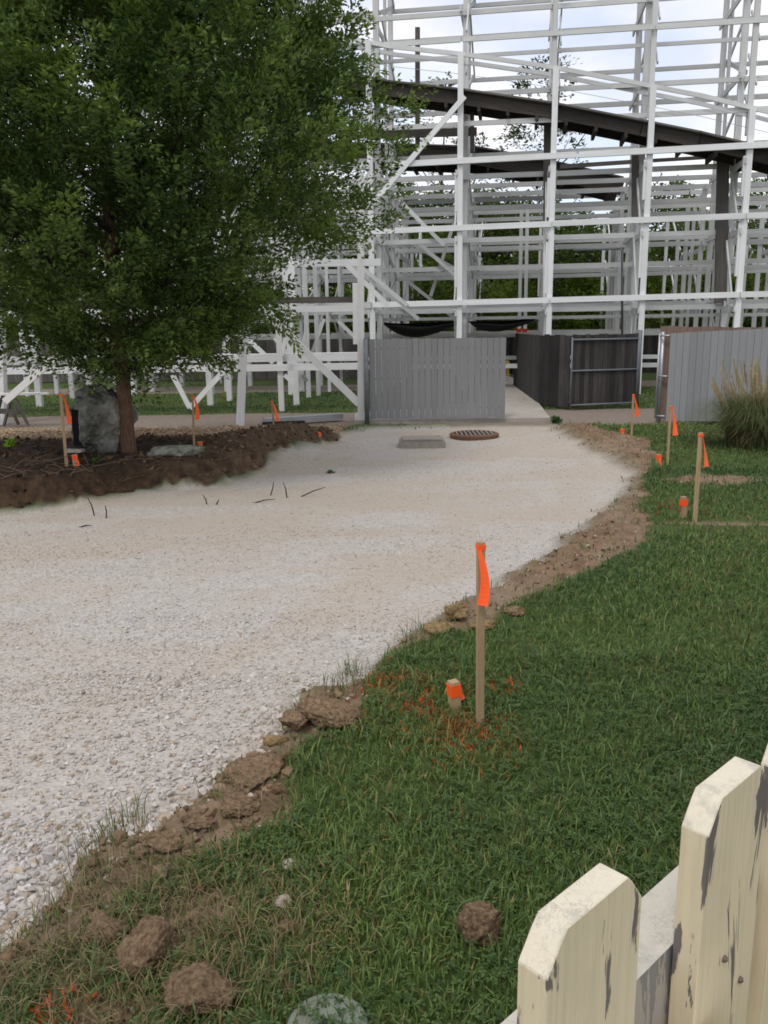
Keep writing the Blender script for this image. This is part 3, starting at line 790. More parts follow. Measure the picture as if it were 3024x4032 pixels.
def build_track(name, pts, width, depth, mat, rail_h=None, tie_step=0.75):
    """dark timber track: side fascias, deck, running boards and cross ties that hang below"""
    tr_ = bpy.data.objects.new(name, None); COL.objects.link(tr_); tr_.parent = coaster
    tr_.location = Vector(pts[0]) - Vector(coaster.location)
    org = Vector(pts[0])
    class _P: pass
    def sub(nm, p0, p1, w, h, mt, side=None):
        o = beam(nm, Vector(p0) - org, Vector(p1) - org, w, h, mt, None, side); o.parent = tr_
        return o
    B = Vector((*CN, 0))
    for a_, b_ in zip(pts, pts[1:]):
        a_, b_ = Vector(a_), Vector(b_)
        d = (b_ - a_).normalized() * 0.012
        sub('fascia', a_ - d, b_ + d, 0.06, depth, mat)
        sub('fascia', a_ + B * width - d, b_ + B * width + d, 0.06, depth, mat)
        u = Vector((0, 0, depth * 0.5 - 0.03))
        sub('deck', a_ + B * (width / 2) + u, b_ + B * (width / 2) + u, width - 0.08, 0.06, mat)
        u = Vector((0, 0, depth * 0.5 + 0.045))
        sub('running_board', a_ - B * 0.06 + u - d, b_ - B * 0.06 + u + d, 0.26, 0.05, WEATHER)
        L = (b_ - a_).length; n_ = max(1, int(L / tie_step))
        for i in range(n_):
            c = a_.lerp(b_, (i + 0.5) / n_) - Vector((0, 0, depth * 0.5 + 0.06))
            sub('tie', c - B * 0.08, c + B * (width + 0.1), 0.09, 0.14 + jit(0.03), mat)
        if rail_h:
            sub('handrail', a_ + Vector((0, 0, rail_h)), b_ + Vector((0, 0, rail_h)), 0.05, 0.12, WHITE2)
            sub('guard_wire', a_ + Vector((0, 0, rail_h * .55)), b_ + Vector((0, 0, rail_h * .55)), 0.012, 0.012, STEEL)
            sub('guard_wire', a_ + Vector((0, 0, rail_h * .78)), b_ + Vector((0, 0, rail_h * .78)), 0.012, 0.012, STEEL)
            sub('handrail', a_ + B * (width + .2) + Vector((0, 0, rail_h + .15)), b_ + B * (width + .2) + Vector((0, 0, rail_h + .15)), 0.05, 0.11, WHITE2)
    return tr_
dn = np.array([0, 0, -0.17])
build_track('track', [on_facade(*D(*q), 0.14) + dn for q in trk_px], 1.1, 0.34, TRACKW, 1.2)
trk2 = [(560, 318), (700, 319), (860, 322), (1028, 328), (1190, 358), (1345, 394)]
build_track('track', [on_facade(*D(*q), 6.2) + dn for q in trk2], 1.9, 0.55, TRACKW)

# ------------------------------------------------------------------ low trestle beside the service road (behind the tree)
low = empty('low_trestle', (*Pz(945, 1675)[:2], 0), 'low white timber coaster trestle on stilts standing behind the leafy tree', 'trestle')
def post_at(px, py, top, w=0.15, mat=WHITE, tilt=(0, 0)):
    p = Pz(px, py, 0.02)
    return beam('post', (p[0], p[1], -0.02), (p[0] + tilt[0], p[1] + tilt[1], top), w, w, mat, low, (1, 0, 0))
A0 = Pz(1421, 1665, 0.02)
post_at(1421, 1665, 5.3, 0.145, WHITE, (0.10, 0))
beam('splice_plate', (A0[0] - 0.06, A0[1], 1.75), (A0[0] - 0.045, A0[1], 3.05), 0.15, 0.12, WHITE, low, (1, 0, 0))
post_at(945, 1675, 4.8, 0.16, WHITE, (0.42, 0.1)); post_at(478, 1612, 4.6, 0.13, WHITE); post_at(8, 1668, 4.8, 0.2, WHITE, (0.36, 0.1)); post_at(-460, 1668, 4.8, 0.16)
for px, py, w in ((1110, 1615, .14), (360, 1600, .14), (-300, 1600, .15), (1168, 1591, .16), (830, 1593, .16), (158, 1599, .16), (287, 1567, .14),
                  (1216, 1564, .14), (905, 1576, .15), (226, 1548, .13), (1255, 1555, .13), (1298, 1540, .11), (110, 1561, .12), (1345, 1530, .10)):
    post_at(px, py, random.choice([4.4, 4.8, 5.2]), w, WHITE2 if w < .15 else WHITE)
def lrun(px0, px1, py, yd, w, h, mat, n=4, dz=0.0):
    p0 = Py(px0, py, yd); z = p0[2] + dz
    x0_, x1_ = Py(px0, py, yd)[0], Py(px1, py, yd)[0]
    for i in range(n):
        xa, xb = x0_ + (x1_ - x0_) * i / n, x0_ + (x1_ - x0_) * (i + 1) / n
        beam('ledger', (xa + .01, yd + jit(), z + jit(.01)), (xb - .01, yd + jit(), z + jit(.01)), w, h, mat, low)
lrun(-600, 1428, 1430, 22.4, 0.55, 0.20, WHITE2); lrun(-600, 1428, 1470, 21.9, 0.10, 0.17, WHITE)
lrun(-600, 1405, 1208, 18.98, 0.06, 0.13, WEATHER, 5); lrun(-600, 1420, 1243, 23.3, 0.08, 0.16, WHITE2); lrun(-600, 1500, 1062, 24.5, 0.08, 0.2, WHITE2)
lrun(-600, 1420, 980, 19.0, 0.08, 0.16, WHITE, 5); lrun(-600, 1420, 860, 23.5, 0.08, 0.16, WHITE2, 5)
for (x0_, y0_), (x1_, y1_), yd, h in (((1055, 1238), (1414, 1590), 18.80, .16), ((19, 1582), (230, 1396), 18.70, .15), ((748, 1607), (893, 1448), 21.7, .13), ((1365, 1043), (1530, 1205), 22.0, .12),
                                   ((1332, 1265), (1400, 1330), 24.0, .1), ((950, 1310), (1076, 1429), 23.6, .12), ((1120, 1477), (1160, 1512), 21.8, .1), ((1188, 1477), (1210, 1500), 23, .1),
                                   ((1211, 1270), (1182, 1415), 25.2, .1), ((1276, 1255), (1228, 1392), 26.4, .1), ((1080, 1330), (1180, 1450), 24.2, .1), ((1130, 1300), (1110, 1400), 21.55, .1),
                                   ((95, 1340), (135, 1440), 24, .1), ((480, 1528), (428, 1472), 22.0, .12), ((680, 1476), (748, 1607), 21.75, .12)):
    beam('brace', Py(x0_, y0_, yd), Py(x1_, y1_, yd), 0.07, h, WHITE if h > .11 else WHITE2, low, (0, 1, 0))

# ------------------------------------------------------------------ fences and gates
def board_run(parent, p0, p1, z0, z1, n, mat, thick=0.02, gap=0.006, zj=0.008, name='board', skew=0.0, rise=0.0):
    p0 = np.array(p0[:2]); p1 = np.array(p1[:2]); L = np.linalg.norm(p1 - p0); d = (p1 - p0) / L; w = L / n
    nn = np.array([-d[1], d[0]])
    for i in range(n):
        c = p0 + d * w * (i + 0.5) + nn * random.uniform(-0.003, 0.003)
        zt = z1 + rise * (i + .5) / n + random.uniform(-zj, zj)
        beam(name, (c[0], c[1], z0 + random.uniform(-zj, zj) + rise * (i + .5) / n), (c[0] + random.uniform(-1, 1) * skew, c[1], zt), w - gap, thick, mat, parent, (d[0], d[1], 0), )
# grey gate on the slab
gl, gr_ = Py(1458, 1660, 18.55), Py(1988, 1655, 18.45)
gate = empty('grey_gate', (gl[0], gl[1], 0.09), 'wide grey painted board gate standing open on the concrete slab', 'gate')
board_run(gate, gl, gr_, 0.135, 1.86, 22, GREYP, 0.022, 0.007)
for z in (0.35, 1.0, 1.65):
    pipe('rail', [(gl[0] + .02, gl[1] + .045, z), (gr_[0] - .02, gr_[1] + .045, z)], 0.022, DSTEEL, gate)
for x_ in (gl[0] + .02, gr_[0] - .02):
    pipe('stile', [(x_, gl[1] + .05, 0.12), (x_, gl[1] + .05, 1.8)], 0.024, DSTEEL, gate)
gp = Py(1446, 1668, 18.5)
gpo = pipe('gate_post', [(gp[0], gp[1], -0.1), (gp[0], gp[1], 1.86)], 0.055, DSTEEL)
tag(gpo, 'dull steel pole between the white leaning post and the wide grey gate', 'pole')
for z in (0.4, 1.5):
    pipe('hinge', [(gp[0] + .03, gp[1], z), (gl[0] + .03, gl[1] + .03, z)], 0.02, DSTEEL, gate)
# dark weathered fence, running back then along, and its steel framed gate
f0, f1, f2 = Pz(2022, 1527)[:2], Pz(2118, 1600)[:2], Pz(2238, 1614)[:2]
dark = empty('dark_fence', (*f1, 0), 'dark weathered board fence with a corner beside the concrete walk', 'fence')
board_run(dark, f0, f1, 0.06, 1.84, 46, DARKF, 0.02, 0.004, 0.015)
board_run(dark, f1, f2, 0.05, 1.86, 6, DARKF, 0.02, 0.004, 0.02)
for z in (0.45, 1.0, 1.6):
    dd = (f1 - f0); nn = np.array([dd[1], -dd[0]]) / np.linalg.norm(dd) * 0.04
    beam('rail', (*(f0 + nn * -1), z), (*(f1 + nn * -1), z), 0.04, 0.09, DARKF, dark)
    beam('rail', (f1[0], f1[1] + .04, z), (f2[0], f2[1] + .04, z), 0.04, 0.09, DARKF, dark)
e0, e1 = Pz(2243, 1616)[:2], Pz(2500, 1604)[:2]
dg = empty('dark_gate', (*e0, 0), 'dark board gate in a thin steel frame with middle bar', 'gate')
board_run(dg, e0, e1, 0.10, 1.86, 15, DARKF, 0.02, 0.004, 0.015)
of = np.array([0.0, -0.045])
for z in (0.13, 0.98, 1.74):
    pipe('frame_bar', [(*(e0 + of), z), (*(e1 + of), z)], 0.024, DSTEEL, dg)
for e in (e0, e1):
    pipe('frame_bar', [(*(e + of), 0.06), (*(e + of), 1.80)], 0.024, DSTEEL, dg)
e2 = Pz(2506, 1600)[:2]
tag(pipe('gate_post', [(*e2, -0.1), (*e2, 1.95)], 0.06, DSTEEL), 'dark steel pole at the end of the dark gate', 'pole')
# grey fence to the side with brown boards showing over it
h0 = Pz(2620, 1668)[:2]; hd = np.array([0.80, -0.60]); h1 = h0 + hd * 5.0
gf = empty('grey_fence', (*h0, 0), 'grey painted board fence behind the tall ornamental grass', 'fence')
board_run(gf, h0, h1, 0.06, 1.90, 36, GREYP2, 0.02, 0.005, 0.006, rise=0.22)
hn = np.array([0.60, 0.80]) * 0.07
for z in (0.4, 1.1, 1.7):
    beam('rail', (*(h0 + hn * .6), z), (*(h1 + hn * .6), z + .25), 0.04, 0.09, BROWNF, gf)
bfe = empty('brown_fence', (*(h0 + hn), 0), 'unpainted brown board fence showing just above and behind the grey one', 'fence')
b0_ = h0 - hd * 0.28 + hn * 2.6
board_run(bfe, b0_, b0_ + hd * 5.2, 0.08, 2.05, 37, BROWNF, 0.02, 0.006, 0.01, rise=-0.16)
pb = Pz(2592, 1662)[:2]
tag(pipe('gate_post', [(*pb, -0.1), (*pb, 1.93)], 0.058, STEEL), 'shiny galvanised pole at the free end of the grey fence', 'pole')
pc = b0_ + np.array([-0.03, -0.07])
pr = pipe('frame_bar', [(*pc, 0.1), (*pc, 1.9)], 0.025, STEEL, bfe)
for z in (0.15, 1.0, 1.85):
    pipe('frame_bar', [(*pc, z), (*(h0 + np.array([0, .04])), z)], 0.022, STEEL, bfe)
# far fences
for (xa, ya, xb, yb, n_, lab) in ((-30, 36.0, 1.2, 36.0, 170, 'long dark board fence far behind the low white trestle'), (4.5, 37.5, 19, 36.5, 80, 'dark board fence far behind the tall white trestle')):
    ff = empty('far_fence', (xa, ya, 0), lab, 'fence')
    board_run(ff, (xa, ya), (xb, yb), 0.02, 1.75, n_, WEATHER if n_ > 100 else DARKF, 0.02, 0.01, 0.02)

# ------------------------------------------------------------------ cream picket fence close to the camera
TOPZ = CAM_H - 0.29
NAIL = plain('rusty_nail', (.16, .12, .09), .7, .3, .4, 200)
def fplane(px, py):
    """pixel -> point on the vertical plane of the picket faces"""
    d = ray(px, py); o3 = np.array([0, 0, CAM_H]); q1 = Pz(2235, 3654, TOPZ); nn = np.array([FN[0], FN[1], 0])
    t = np.dot(q1 - o3, nn) / np.dot(d, nn); return o3 + d * t
q1 = Pz(2235, 3654, TOPZ); q2 = Pz(2846, 3140, TOPZ)
fdir = (q2 - q1)[:2]; sp = float(np.linalg.norm(fdir)); fdir = fdir / sp
fnor = np.array([-fdir[1], fdir[0]])          # towards the lawn
pick = empty('picket_fence', (q1[0], q1[1], gz(q1[0], q1[1])), 'cream painted wooden picket fence with flaking paint and clipped corners', 'fence')
def picket(s, top=TOPZ, wd=0.0885, th=0.018, bot=0.85):
    """s: distance along the fence of the flat top's near corner"""
    org = Vector(pick.location)
    bm = bmesh.new(); c1, c2, cz = 0.016, 0.0165, 0.0205
    prof = [(-c1, bot), (-c1, top - cz), (-c1 * .35, top - cz * .3), (0, top), (wd - c1 - c2, top), (wd - c1 - c2 * .65, top - cz * .3), (wd - c1, top - cz), (wd - c1, bot)]
    fr = [];
    for dep in (0, th):
        fr.append([bm.verts.new(Vector((q1[0] + fdir[0] * (s + a_) + fnor[0] * dep, q1[1] + fdir[1] * (s + a_) + fnor[1] * dep, z)) - org) for a_, z in prof])
    bm.faces.new(fr[0]); bm.faces.new(fr[1][::-1]); n_ = len(prof)
    for i in range(n_): bm.faces.new((fr[0][i], fr[1][i], fr[1][(i + 1) % n_], fr[0][(i + 1) % n_]))
    bmesh.ops.recalc_face_normals(bm, faces=bm.faces)
    bmesh.ops.bevel(bm, geom=[e for e in bm.edges], offset=0.0007, segments=1, affect='EDGES', clamp_overlap=True)
    po = bm_obj('picket', bm, CREAM, pick)
    for ax_, dz in ((.022, -.13), (.052, -.165), (.024, -.70), (.05, -.735)):
        nb = bmesh.new(); bmesh.ops.create_uvsphere(nb, u_segments=8, v_segments=5, radius=.0026)
        no = bm_obj('nail', nb, NAIL, po)
        no.location = Vector((q1[0] + fdir[0] * (s + ax_) - fnor[0] * .0005, q1[1] + fdir[1] * (s + ax_) - fnor[1] * .0005, top + dz)) - org
    return po
picket(0.0); picket(sp); s_ = sp * 1.71
for i in range(9):
    picket(s_, TOPZ + random.uniform(-.006, .006)); s_ += sp * 0.96
for i in range(1, 7): picket(-sp * i)
def frail(z, dep, w, h, mat, nm='rail'):
    a_ = q1[:2] - fdir * sp * 6.3 + fnor * dep; b_ = q1[:2] + fdir * sp * 11 + fnor * dep
    return beam(nm, (*a_, z), (*b_, z), w, h, mat, pick)
GREYC = cream_mat('worn_cream_paint', (0.42, 0.385, 0.32), (0.22, 0.215, 0.21), 0.50)
frail(TOPZ - 0.155, 0.018 + 0.021, 0.038, 0.088, GREYC); frail(TOPZ - 0.72, 0.018 + 0.021, 0.038, 0.088, GREYC)
pp = q1[:2] + fdir * sp * 0.80 - fnor * 0.052
bm = bmesh.new(); org = Vector(pick.location)
bm_box(bm, (-.044, -.044, 0.5), (.044, .044, TOPZ - 0.162), Matrix.Translation(Vector((pp[0], pp[1], 0)) - org) @ Matrix.Rotation(math.atan2(fdir[1], fdir[0]), 4, 'Z'))
bmesh.ops.bevel(bm, geom=[e for e in bm.edges], offset=0.006, segments=2, affect='EDGES')
bm_obj('fence_post', bm, CREAM, pick)

# ------------------------------------------------------------------ foliage helper: leafy sprays
fm = NT('tree_leaf', 0.5, 0.35)
lc = fm.attr('col', 'Color'); fm.col(lc)
tr = fm.n('ShaderNodeBsdfTranslucent'); fm.l(fm.mix(1.0, lc, (1.25, 1.35, 0.6), 'MULTIPLY'), tr.inputs[0])
ms = fm.n('ShaderNodeMixShader'); ms.inputs[0].default_value = 0.32
fm.l(fm.b.outputs[0], ms.inputs[1]); fm.l(tr.outputs[0], ms.inputs[2]); fm.l(ms.outputs[0], fm.out.inputs[0])
LEAF = fm.m
bk = NT('bark', 0.95, 0.1)
bk.col(bk.mix(bk.ramp(bk.noise(4, 6, 0.7, bk.scaled((9, 9, 2.0))), [(0.4, 0), (0.62, 1)]), (0.10, 0.058, 0.038), (0.19, 0.115, 0.078)))
bk.bump(bk.noise(5, 5, 0.7, bk.scaled((9, 9, 2.5))), 0.8, 0.02)
BARK = bk.m
dbk = plain('dark_bark', (0.045, 0.035, 0.028), 0.95, 0, 0.4)
def unit(a): return a / (np.linalg.norm(a, axis=-1, keepdims=True) + 1e-9)
def sprays(org, axis, length, nleaf, lsize, col_lo, col_hi, spread=0.45, rng=RNG, tiplight=0.5, colj=None):
    """leaves set along many short twigs: arrays org (n,3), axis (n,3), length (n)"""
    n = len(org)
    f = rng.uniform(0.05, 1.0, (n, nleaf)); side = rng.choice([-1.0, 1.0], (n, nleaf))
    ref = unit(rng.normal(size=(n, 3)) * 0.5 + np.array([0, 0, 1.0]))
    s = unit(np.cross(axis, ref)); u = unit(np.cross(s, axis))
    droop = -0.25 * f[..., None] ** 2 * length[:, None, None] * np.array([0, 0, 1.0]) * rng.uniform(-0.4, 1.2, n)[:, None, None]
    wid = spread * length[:, None] * (1.05 - f) * rng.uniform(0.05, 1, (n, nleaf))
    p = org[:, None] + axis[:, None] * (f * length[:, None])[..., None] + s[:, None] * (side * wid)[..., None] + u[:, None] * (rng.normal(0, 0.10, (n, nleaf)) * length[:, None])[..., None] + droop
    ld = unit(axis[:, None] * 0.8 + s[:, None] * side[..., None] * 0.75 + rng.normal(0, 0.28, (n, nleaf, 3)) + np.array([0, 0, -0.12]))
    nr = unit(u[:, None] + rng.normal(0, 0.45, (n, nleaf, 3)))
    lw = unit(np.cross(ld, nr)); sz = lsize * rng.uniform(0.65, 1.25, (n, nleaf))[..., None]
    bend = np.cross(lw, ld) * sz * 0.12
    q = np.stack([p, p + ld * sz * 0.42 - lw * sz * 0.23 + bend, p + ld * sz, p + ld * sz * 0.42 + lw * sz * 0.23 + bend], 2)
    Vv = q.reshape(-1, 3); Ff = np.arange(len(Vv)).reshape(-1, 4)
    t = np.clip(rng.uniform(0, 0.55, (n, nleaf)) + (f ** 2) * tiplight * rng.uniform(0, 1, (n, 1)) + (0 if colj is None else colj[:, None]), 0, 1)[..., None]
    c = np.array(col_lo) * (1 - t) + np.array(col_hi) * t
    C = np.concatenate([np.repeat(c.reshape(-1, 3), 4, axis=0), np.ones((len(Vv), 1))], 1)
    return Vv, Ff, C

# ------------------------------------------------------------------ the leafy tree in the bed
tb = G(508, 1786); tb[2] -= 0.03
tree = empty('leafy_tree', tb, 'dense green broadleaf tree with reddish brown trunk in the dug bed', 'tree')
env_z = np.array([1.22, 1.42, 1.8, 2.25, 2.75, 3.1, 3.5, 4.6, 5.9, 6.7, 7.8, 8.8, 9.5]) + 0.0
env_r = np.array([0.5, 1.10, 1.60, 2.05, 2.65, 3.05, 3.40, 3.50, 3.10, 2.75, 2.0, 1.1, 0.2])
def crown_r(z, az):
    lob = 1.03 + 0.08 * np.sin(az * 5 + z * 1.1) + 0.20 * (fbm(az * 2.2 + 7, z, 0.9, 301, 3))
    return np.interp(z, env_z, env_r) * lob
rg = np.random.default_rng(5)
bm = bmesh.new()
tp = [(0, 0, -0.1), (0.0, 0, 0.12), (-0.01, 0.0, 0.6), (0.0, 0.01, 1.3), (-0.04, 0.02, 2.2), (-0.02, 0.05, 3.5), (0.05, 0.05, 5.2), (0.0, 0.1, 7.4), (0.02, 0.05, 8.9)]
bm_tube(bm, tp, [0.145, 0.118, 0.108, 0.105, 0.10, 0.075, 0.05, 0.028, 0.01], 12)
bm_obj('trunk', bm, BARK, tree, smooth=True)
bm = bmesh.new()
nl = 26
limb_pts = []
for i in range(nl):
    az = i * 2.39996 + rg.uniform(-.3, .3); z0 = 1.25 + 4.6 * (i / nl) ** 1.1
    el = math.radians(rg.uniform(12, 30) if i < 6 else rg.uniform(30, 58))
    zt = z0 + 2.0 * math.tan(el) if i < 6 else z0 + 2.6 * math.tan(el) * .8
    zt = min(zt, 8.6); R = float(crown_r(np.array([zt]), np.array([az]))[0]) * 0.88
    st = Vector((0, 0, z0)); en = Vector((math.cos(az) * R, math.sin(az) * R, zt))
    pts = []
    for j in range(7):
        f = j / 6; p = st.lerp(en, f); p.z += math.sin(f * math.pi) * -0.12 * R * (0.6 if i > 5 else .3) + 0
        p += Vector(rg.normal(0, 0.05, 3)) * (f > 0.05)
        pts.append(p)
    r_ = 0.058 * (1 - 0.5 * i / nl)
    bm_tube(bm, pts, [r_ * (1 - 0.85 * j / 6) for j in range(7)], 7)
    limb_pts.append(pts)
    for j in range(2, 6):
        for sgn in (-1, 1):
            a2 = az + sgn * rg.uniform(.4, .9); L = rg.uniform(.5, 1.1) * (1.1 - j / 8)
            q_ = pts[j]; e_ = q_ + Vector((math.cos(a2) * L, math.sin(a2) * L, L * rg.uniform(.15, .75)))
            bm_tube(bm, [q_, q_.lerp(e_, .5) + Vector((0, 0, -.04)), e_], [r_ * .4 * (1 - j / 9), r_ * .25 * (1 - j / 9), 0.004], 5)
bm_obj('branches', bm, dbk, tree, smooth=True)
N = 1150
zc = rg.uniform(1.2, 9.3, N * 3); az = rg.uniform(0, 2 * math.pi, N * 3)
acc = rg.uniform(0, 3.6, N * 3) < np.interp(zc, env_z, env_r)
zc, az = zc[acc][:N], az[acc][:N]
f = rg.uniform(0, 1, len(zc)) ** 0.34
clump = fbm(az * 3.2, zc * 1.0 + f * 1.3, 0.55, 333, 3)
clump2 = fbm(az * 1.4 + 5, zc * 0.5, 0.5, 377, 2)
R = crown_r(zc, az) * np.clip(f * (1 + 0.10 * clump), 0, 1.02)
airy = (zc < 2.6) & (np.cos(az) < -0.25) & (rg.uniform(0, 1, len(zc)) < 0.45)
ok = (clump > -0.5) & ~((zc < 1.9) & (f < 0.35)) & ~airy
zc, az, R, f, clump, clump2 = zc[ok], az[ok], R[ok], f[ok], clump[ok], clump2[ok]
cen = np.stack([np.cos(az) * R, np.sin(az) * R, zc], 1)
upw = np.interp(zc, [1.0, 2.0, 4.0, 9], [-0.10, 0.25, 0.85, 1.2])
cax = unit(np.stack([np.cos(az) * 0.8, np.sin(az) * 0.8, upw], 1) + rg.normal(0, 0.25, (len(zc), 3)))
m_ = 8
off = rg.normal(0, 1, (len(zc), m_, 3)) * np.array([0.17, 0.17, 0.12])
org = (cen[:, None] + off + cax[:, None] * rg.uniform(-.45, .45, (len(zc), m_, 1))).reshape(-1, 3)
ax = unit(np.repeat(cax, m_, 0) + 0.9 * off.reshape(-1, 3) / 0.35 * 0.35 + rg.normal(0, 0.16, (len(org), 3)))
ln = rg.uniform(0.35, 0.70, len(org))
cj = np.repeat(0.06 + 0.36 * clump + 0.30 * clump2 + rg.normal(0, 0.10, len(zc)), m_)
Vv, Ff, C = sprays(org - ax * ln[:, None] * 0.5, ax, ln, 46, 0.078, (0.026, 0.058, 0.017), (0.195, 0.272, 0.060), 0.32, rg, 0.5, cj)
# long leader shoots that break the outline
sh = []
for (px, py, yd, dx, dz) in ((1500, 420, 12.0, 0.75, 0.25), (1330, 230, 12.4, 0.4, .8), (1430, 640, 11.8, 0.8, 0.3), (1380, 900, 12.0, 0.8, 0.15), (1290, 80, 12.6, .3, .9), (1440, 520, 12.6, .8, .35), (1100, 1230, 11.5, .5, -.3)):
    p = Py(px, py, yd) - tb
    for j in range(9):
        sh.append((p + np.array([dx, 0, dz]) * rg.uniform(-.5, .55) + rg.normal(0, .07, 3), unit(np.array([dx, rg.normal(0, .2), dz]) + rg.normal(0, .25, 3))))
so = np.array([s[0] for s in sh]); sa = np.array([s[1] for s in sh])
V2, F2, C2 = sprays(so, sa, rg.uniform(.3, .5, len(so)), 40, 0.07, (0.04, 0.08, 0.016), (0.21, 0.28, 0.06), 0.3, rg, 0.6)
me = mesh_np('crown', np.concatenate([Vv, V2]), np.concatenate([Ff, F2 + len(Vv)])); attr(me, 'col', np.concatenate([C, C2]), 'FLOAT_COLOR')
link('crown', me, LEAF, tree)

# ------------------------------------------------------------------ trees and bushes behind the coaster
def crown_mesh(seed, height_, rad, n, leaf, lo, hi, base=0.2, gap=-0.2, shape=1.0):
    rg = np.random.default_rng(seed)
    z = rg.uniform(base, 1, n * 2); a_ = rg.uniform(0, 6.283, n * 2)
    t = (z - base) / (1 - base); prof = np.sin(np.clip(t, 0.02, 1) ** (0.75 * shape) * math.pi * 0.97) ** 0.6
    acc = rg.uniform(0, 1, len(z)) < prof; z, a_, prof = z[acc][:n], a_[acc][:n], prof[acc][:n]
    cl = fbm(a_ * 1.6, z * 5, 0.6, seed * 3 + 1, 3); ok = cl > gap
    z, a_, prof, cl = z[ok], a_[ok], prof[ok], cl[ok]
    R = rad * prof * (0.35 + 0.65 * rg.uniform(0, 1, len(z)) ** 0.5) * (1 + 0.3 * cl)
    org = np.stack([np.cos(a_) * R, np.sin(a_) * R, z * height_], 1)
    ax = unit(np.stack([np.cos(a_), np.sin(a_), 0.5 + 0 * a_], 1) + rg.normal(0, .4, (len(z), 3)))
    Vv, Ff, C = sprays(org, ax, rg.uniform(.5, 1.1, len(z)), 14, leaf, lo, hi, 0.5, rg, 0.4, 0.3 * cl)
    me = mesh_np('crown', Vv, Ff); attr(me, 'col', C, 'FLOAT_COLOR'); me.materials.append(LEAF)
    return me
def trunk_mesh(seed, height_, r):
    rg = np.random.default_rng(seed); bm = bmesh.new()
    bm_tube(bm, [(0, 0, -.2), (rg.normal(0, .05), 0, height_ * .3), (rg.normal(0, .2), rg.normal(0, .2), height_ * .6), (rg.normal(0, .3), 0, height_ * .95)], [r, r * .85, r * .55, r * .12], 8)
    for i in range(9):
        z = height_ * rg.uniform(.3, .85); a_ = rg.uniform(0, 6.28); L = height_ * .2 * rg.uniform(.5, 1.1)
        bm_tube(bm, [(0, 0, z), (math.cos(a_) * L * .5, math.sin(a_) * L * .5, z + L * .35), (math.cos(a_) * L, math.sin(a_) * L, z + L * .9)], [r * .4, r * .22, 0.01], 5)
    me = bpy.data.meshes.new('trunk'); bm.to_mesh(me); bm.free(); me.materials.append(dbk)
    return me
kinds = {
    'dense': (crown_mesh(1, 9.5, 3.2, 1500, .24, (0.032, 0.062, 0.015), (0.165, 0.225, 0.04), .12, -.45), trunk_mesh(1, 9, .2)),
    'dense2': (crown_mesh(2, 8.0, 3.4, 1400, .22, (0.036, 0.068, 0.016), (0.17, 0.225, 0.04), .10, -.4), trunk_mesh(2, 7.6, .18)),
    'sparse': (crown_mesh(3, 17.5, 2.1, 620, .24, (0.026, 0.044, 0.014), (0.08, 0.12, 0.03), .36, -0.05, .8), trunk_mesh(3, 17, .17)),
    'bush': (crown_mesh(4, 4.6, 2.3, 1100, .18, (0.055, 0.10, 0.018), (0.24, 0.31, 0.045), .02, -.4, .7), trunk_mesh(4, 4, .07)),
    'bush2': (crown_mesh(5, 3.8, 2.1, 1000, .17, (0.042, 0.082, 0.016), (0.19, 0.25, 0.04), .02, -.4, .7), trunk_mesh(5, 3.4, .06)),
}
def plant(kind, x, y, s, name, label, cat, group, rz):
    t = empty(name, (x, y, 0), label, cat, group); t.rotation_euler.z = rz; t.scale = (s, s, s * random.uniform(.92, 1.1))
    link('trunk', kinds[kind][1], None, t); link('crown', kinds[kind][0], None, t)
for i, (px, yd, s) in enumerate(((1500, 47, 1.0), (1640, 44, .92), (1780, 47, .95), (1920, 46, 1.0), (2090, 48, .92), (2330, 45, .88), (2560, 47, .92), (2800, 44, .95), (3010, 46, 1.0), (1250, 46, .9), (900, 47, 1.0), (500, 46, 1.0), (120, 47, 1.0), (3250, 45, 1.0), (-300, 46, 1), (1700, 42, .72), (2200, 42, .75), (2450, 41.5, .7), (2690, 42.5, .74), (2920, 41.8, .7))):
    plant('dense' if i % 2 == 0 else 'dense2', Py(px, 1290, yd)[0], yd, s, 'background_tree', 'dense green tree in the belt behind the white trestles', 'tree', 'trees behind the roller coaster', i * 1.3)
for (px, yd, s, lab) in ((2120, 52, 1.02, 'tall thin sparse tree showing above the others between white coaster posts'), (1760, 50, .86, 'shorter thin sparse tree standing beside the tallest one behind the trestle')):
    plant('sparse', Py(px, 1290, yd)[0], yd, s, 'sparse_tree', lab, 'tree', None, px)
for i, px in enumerate(range(-500, 3500, 150)):
    yd = 38.5 + random.uniform(0, 3)
    plant('bush' if i % 3 else 'bush2', Py(px, 1290, yd)[0], yd, random.uniform(.8, 1.1), 'bush', 'bright green leafy bush growing behind the far dark fences', 'bush', 'bushes behind the far fence', i * 2.1)

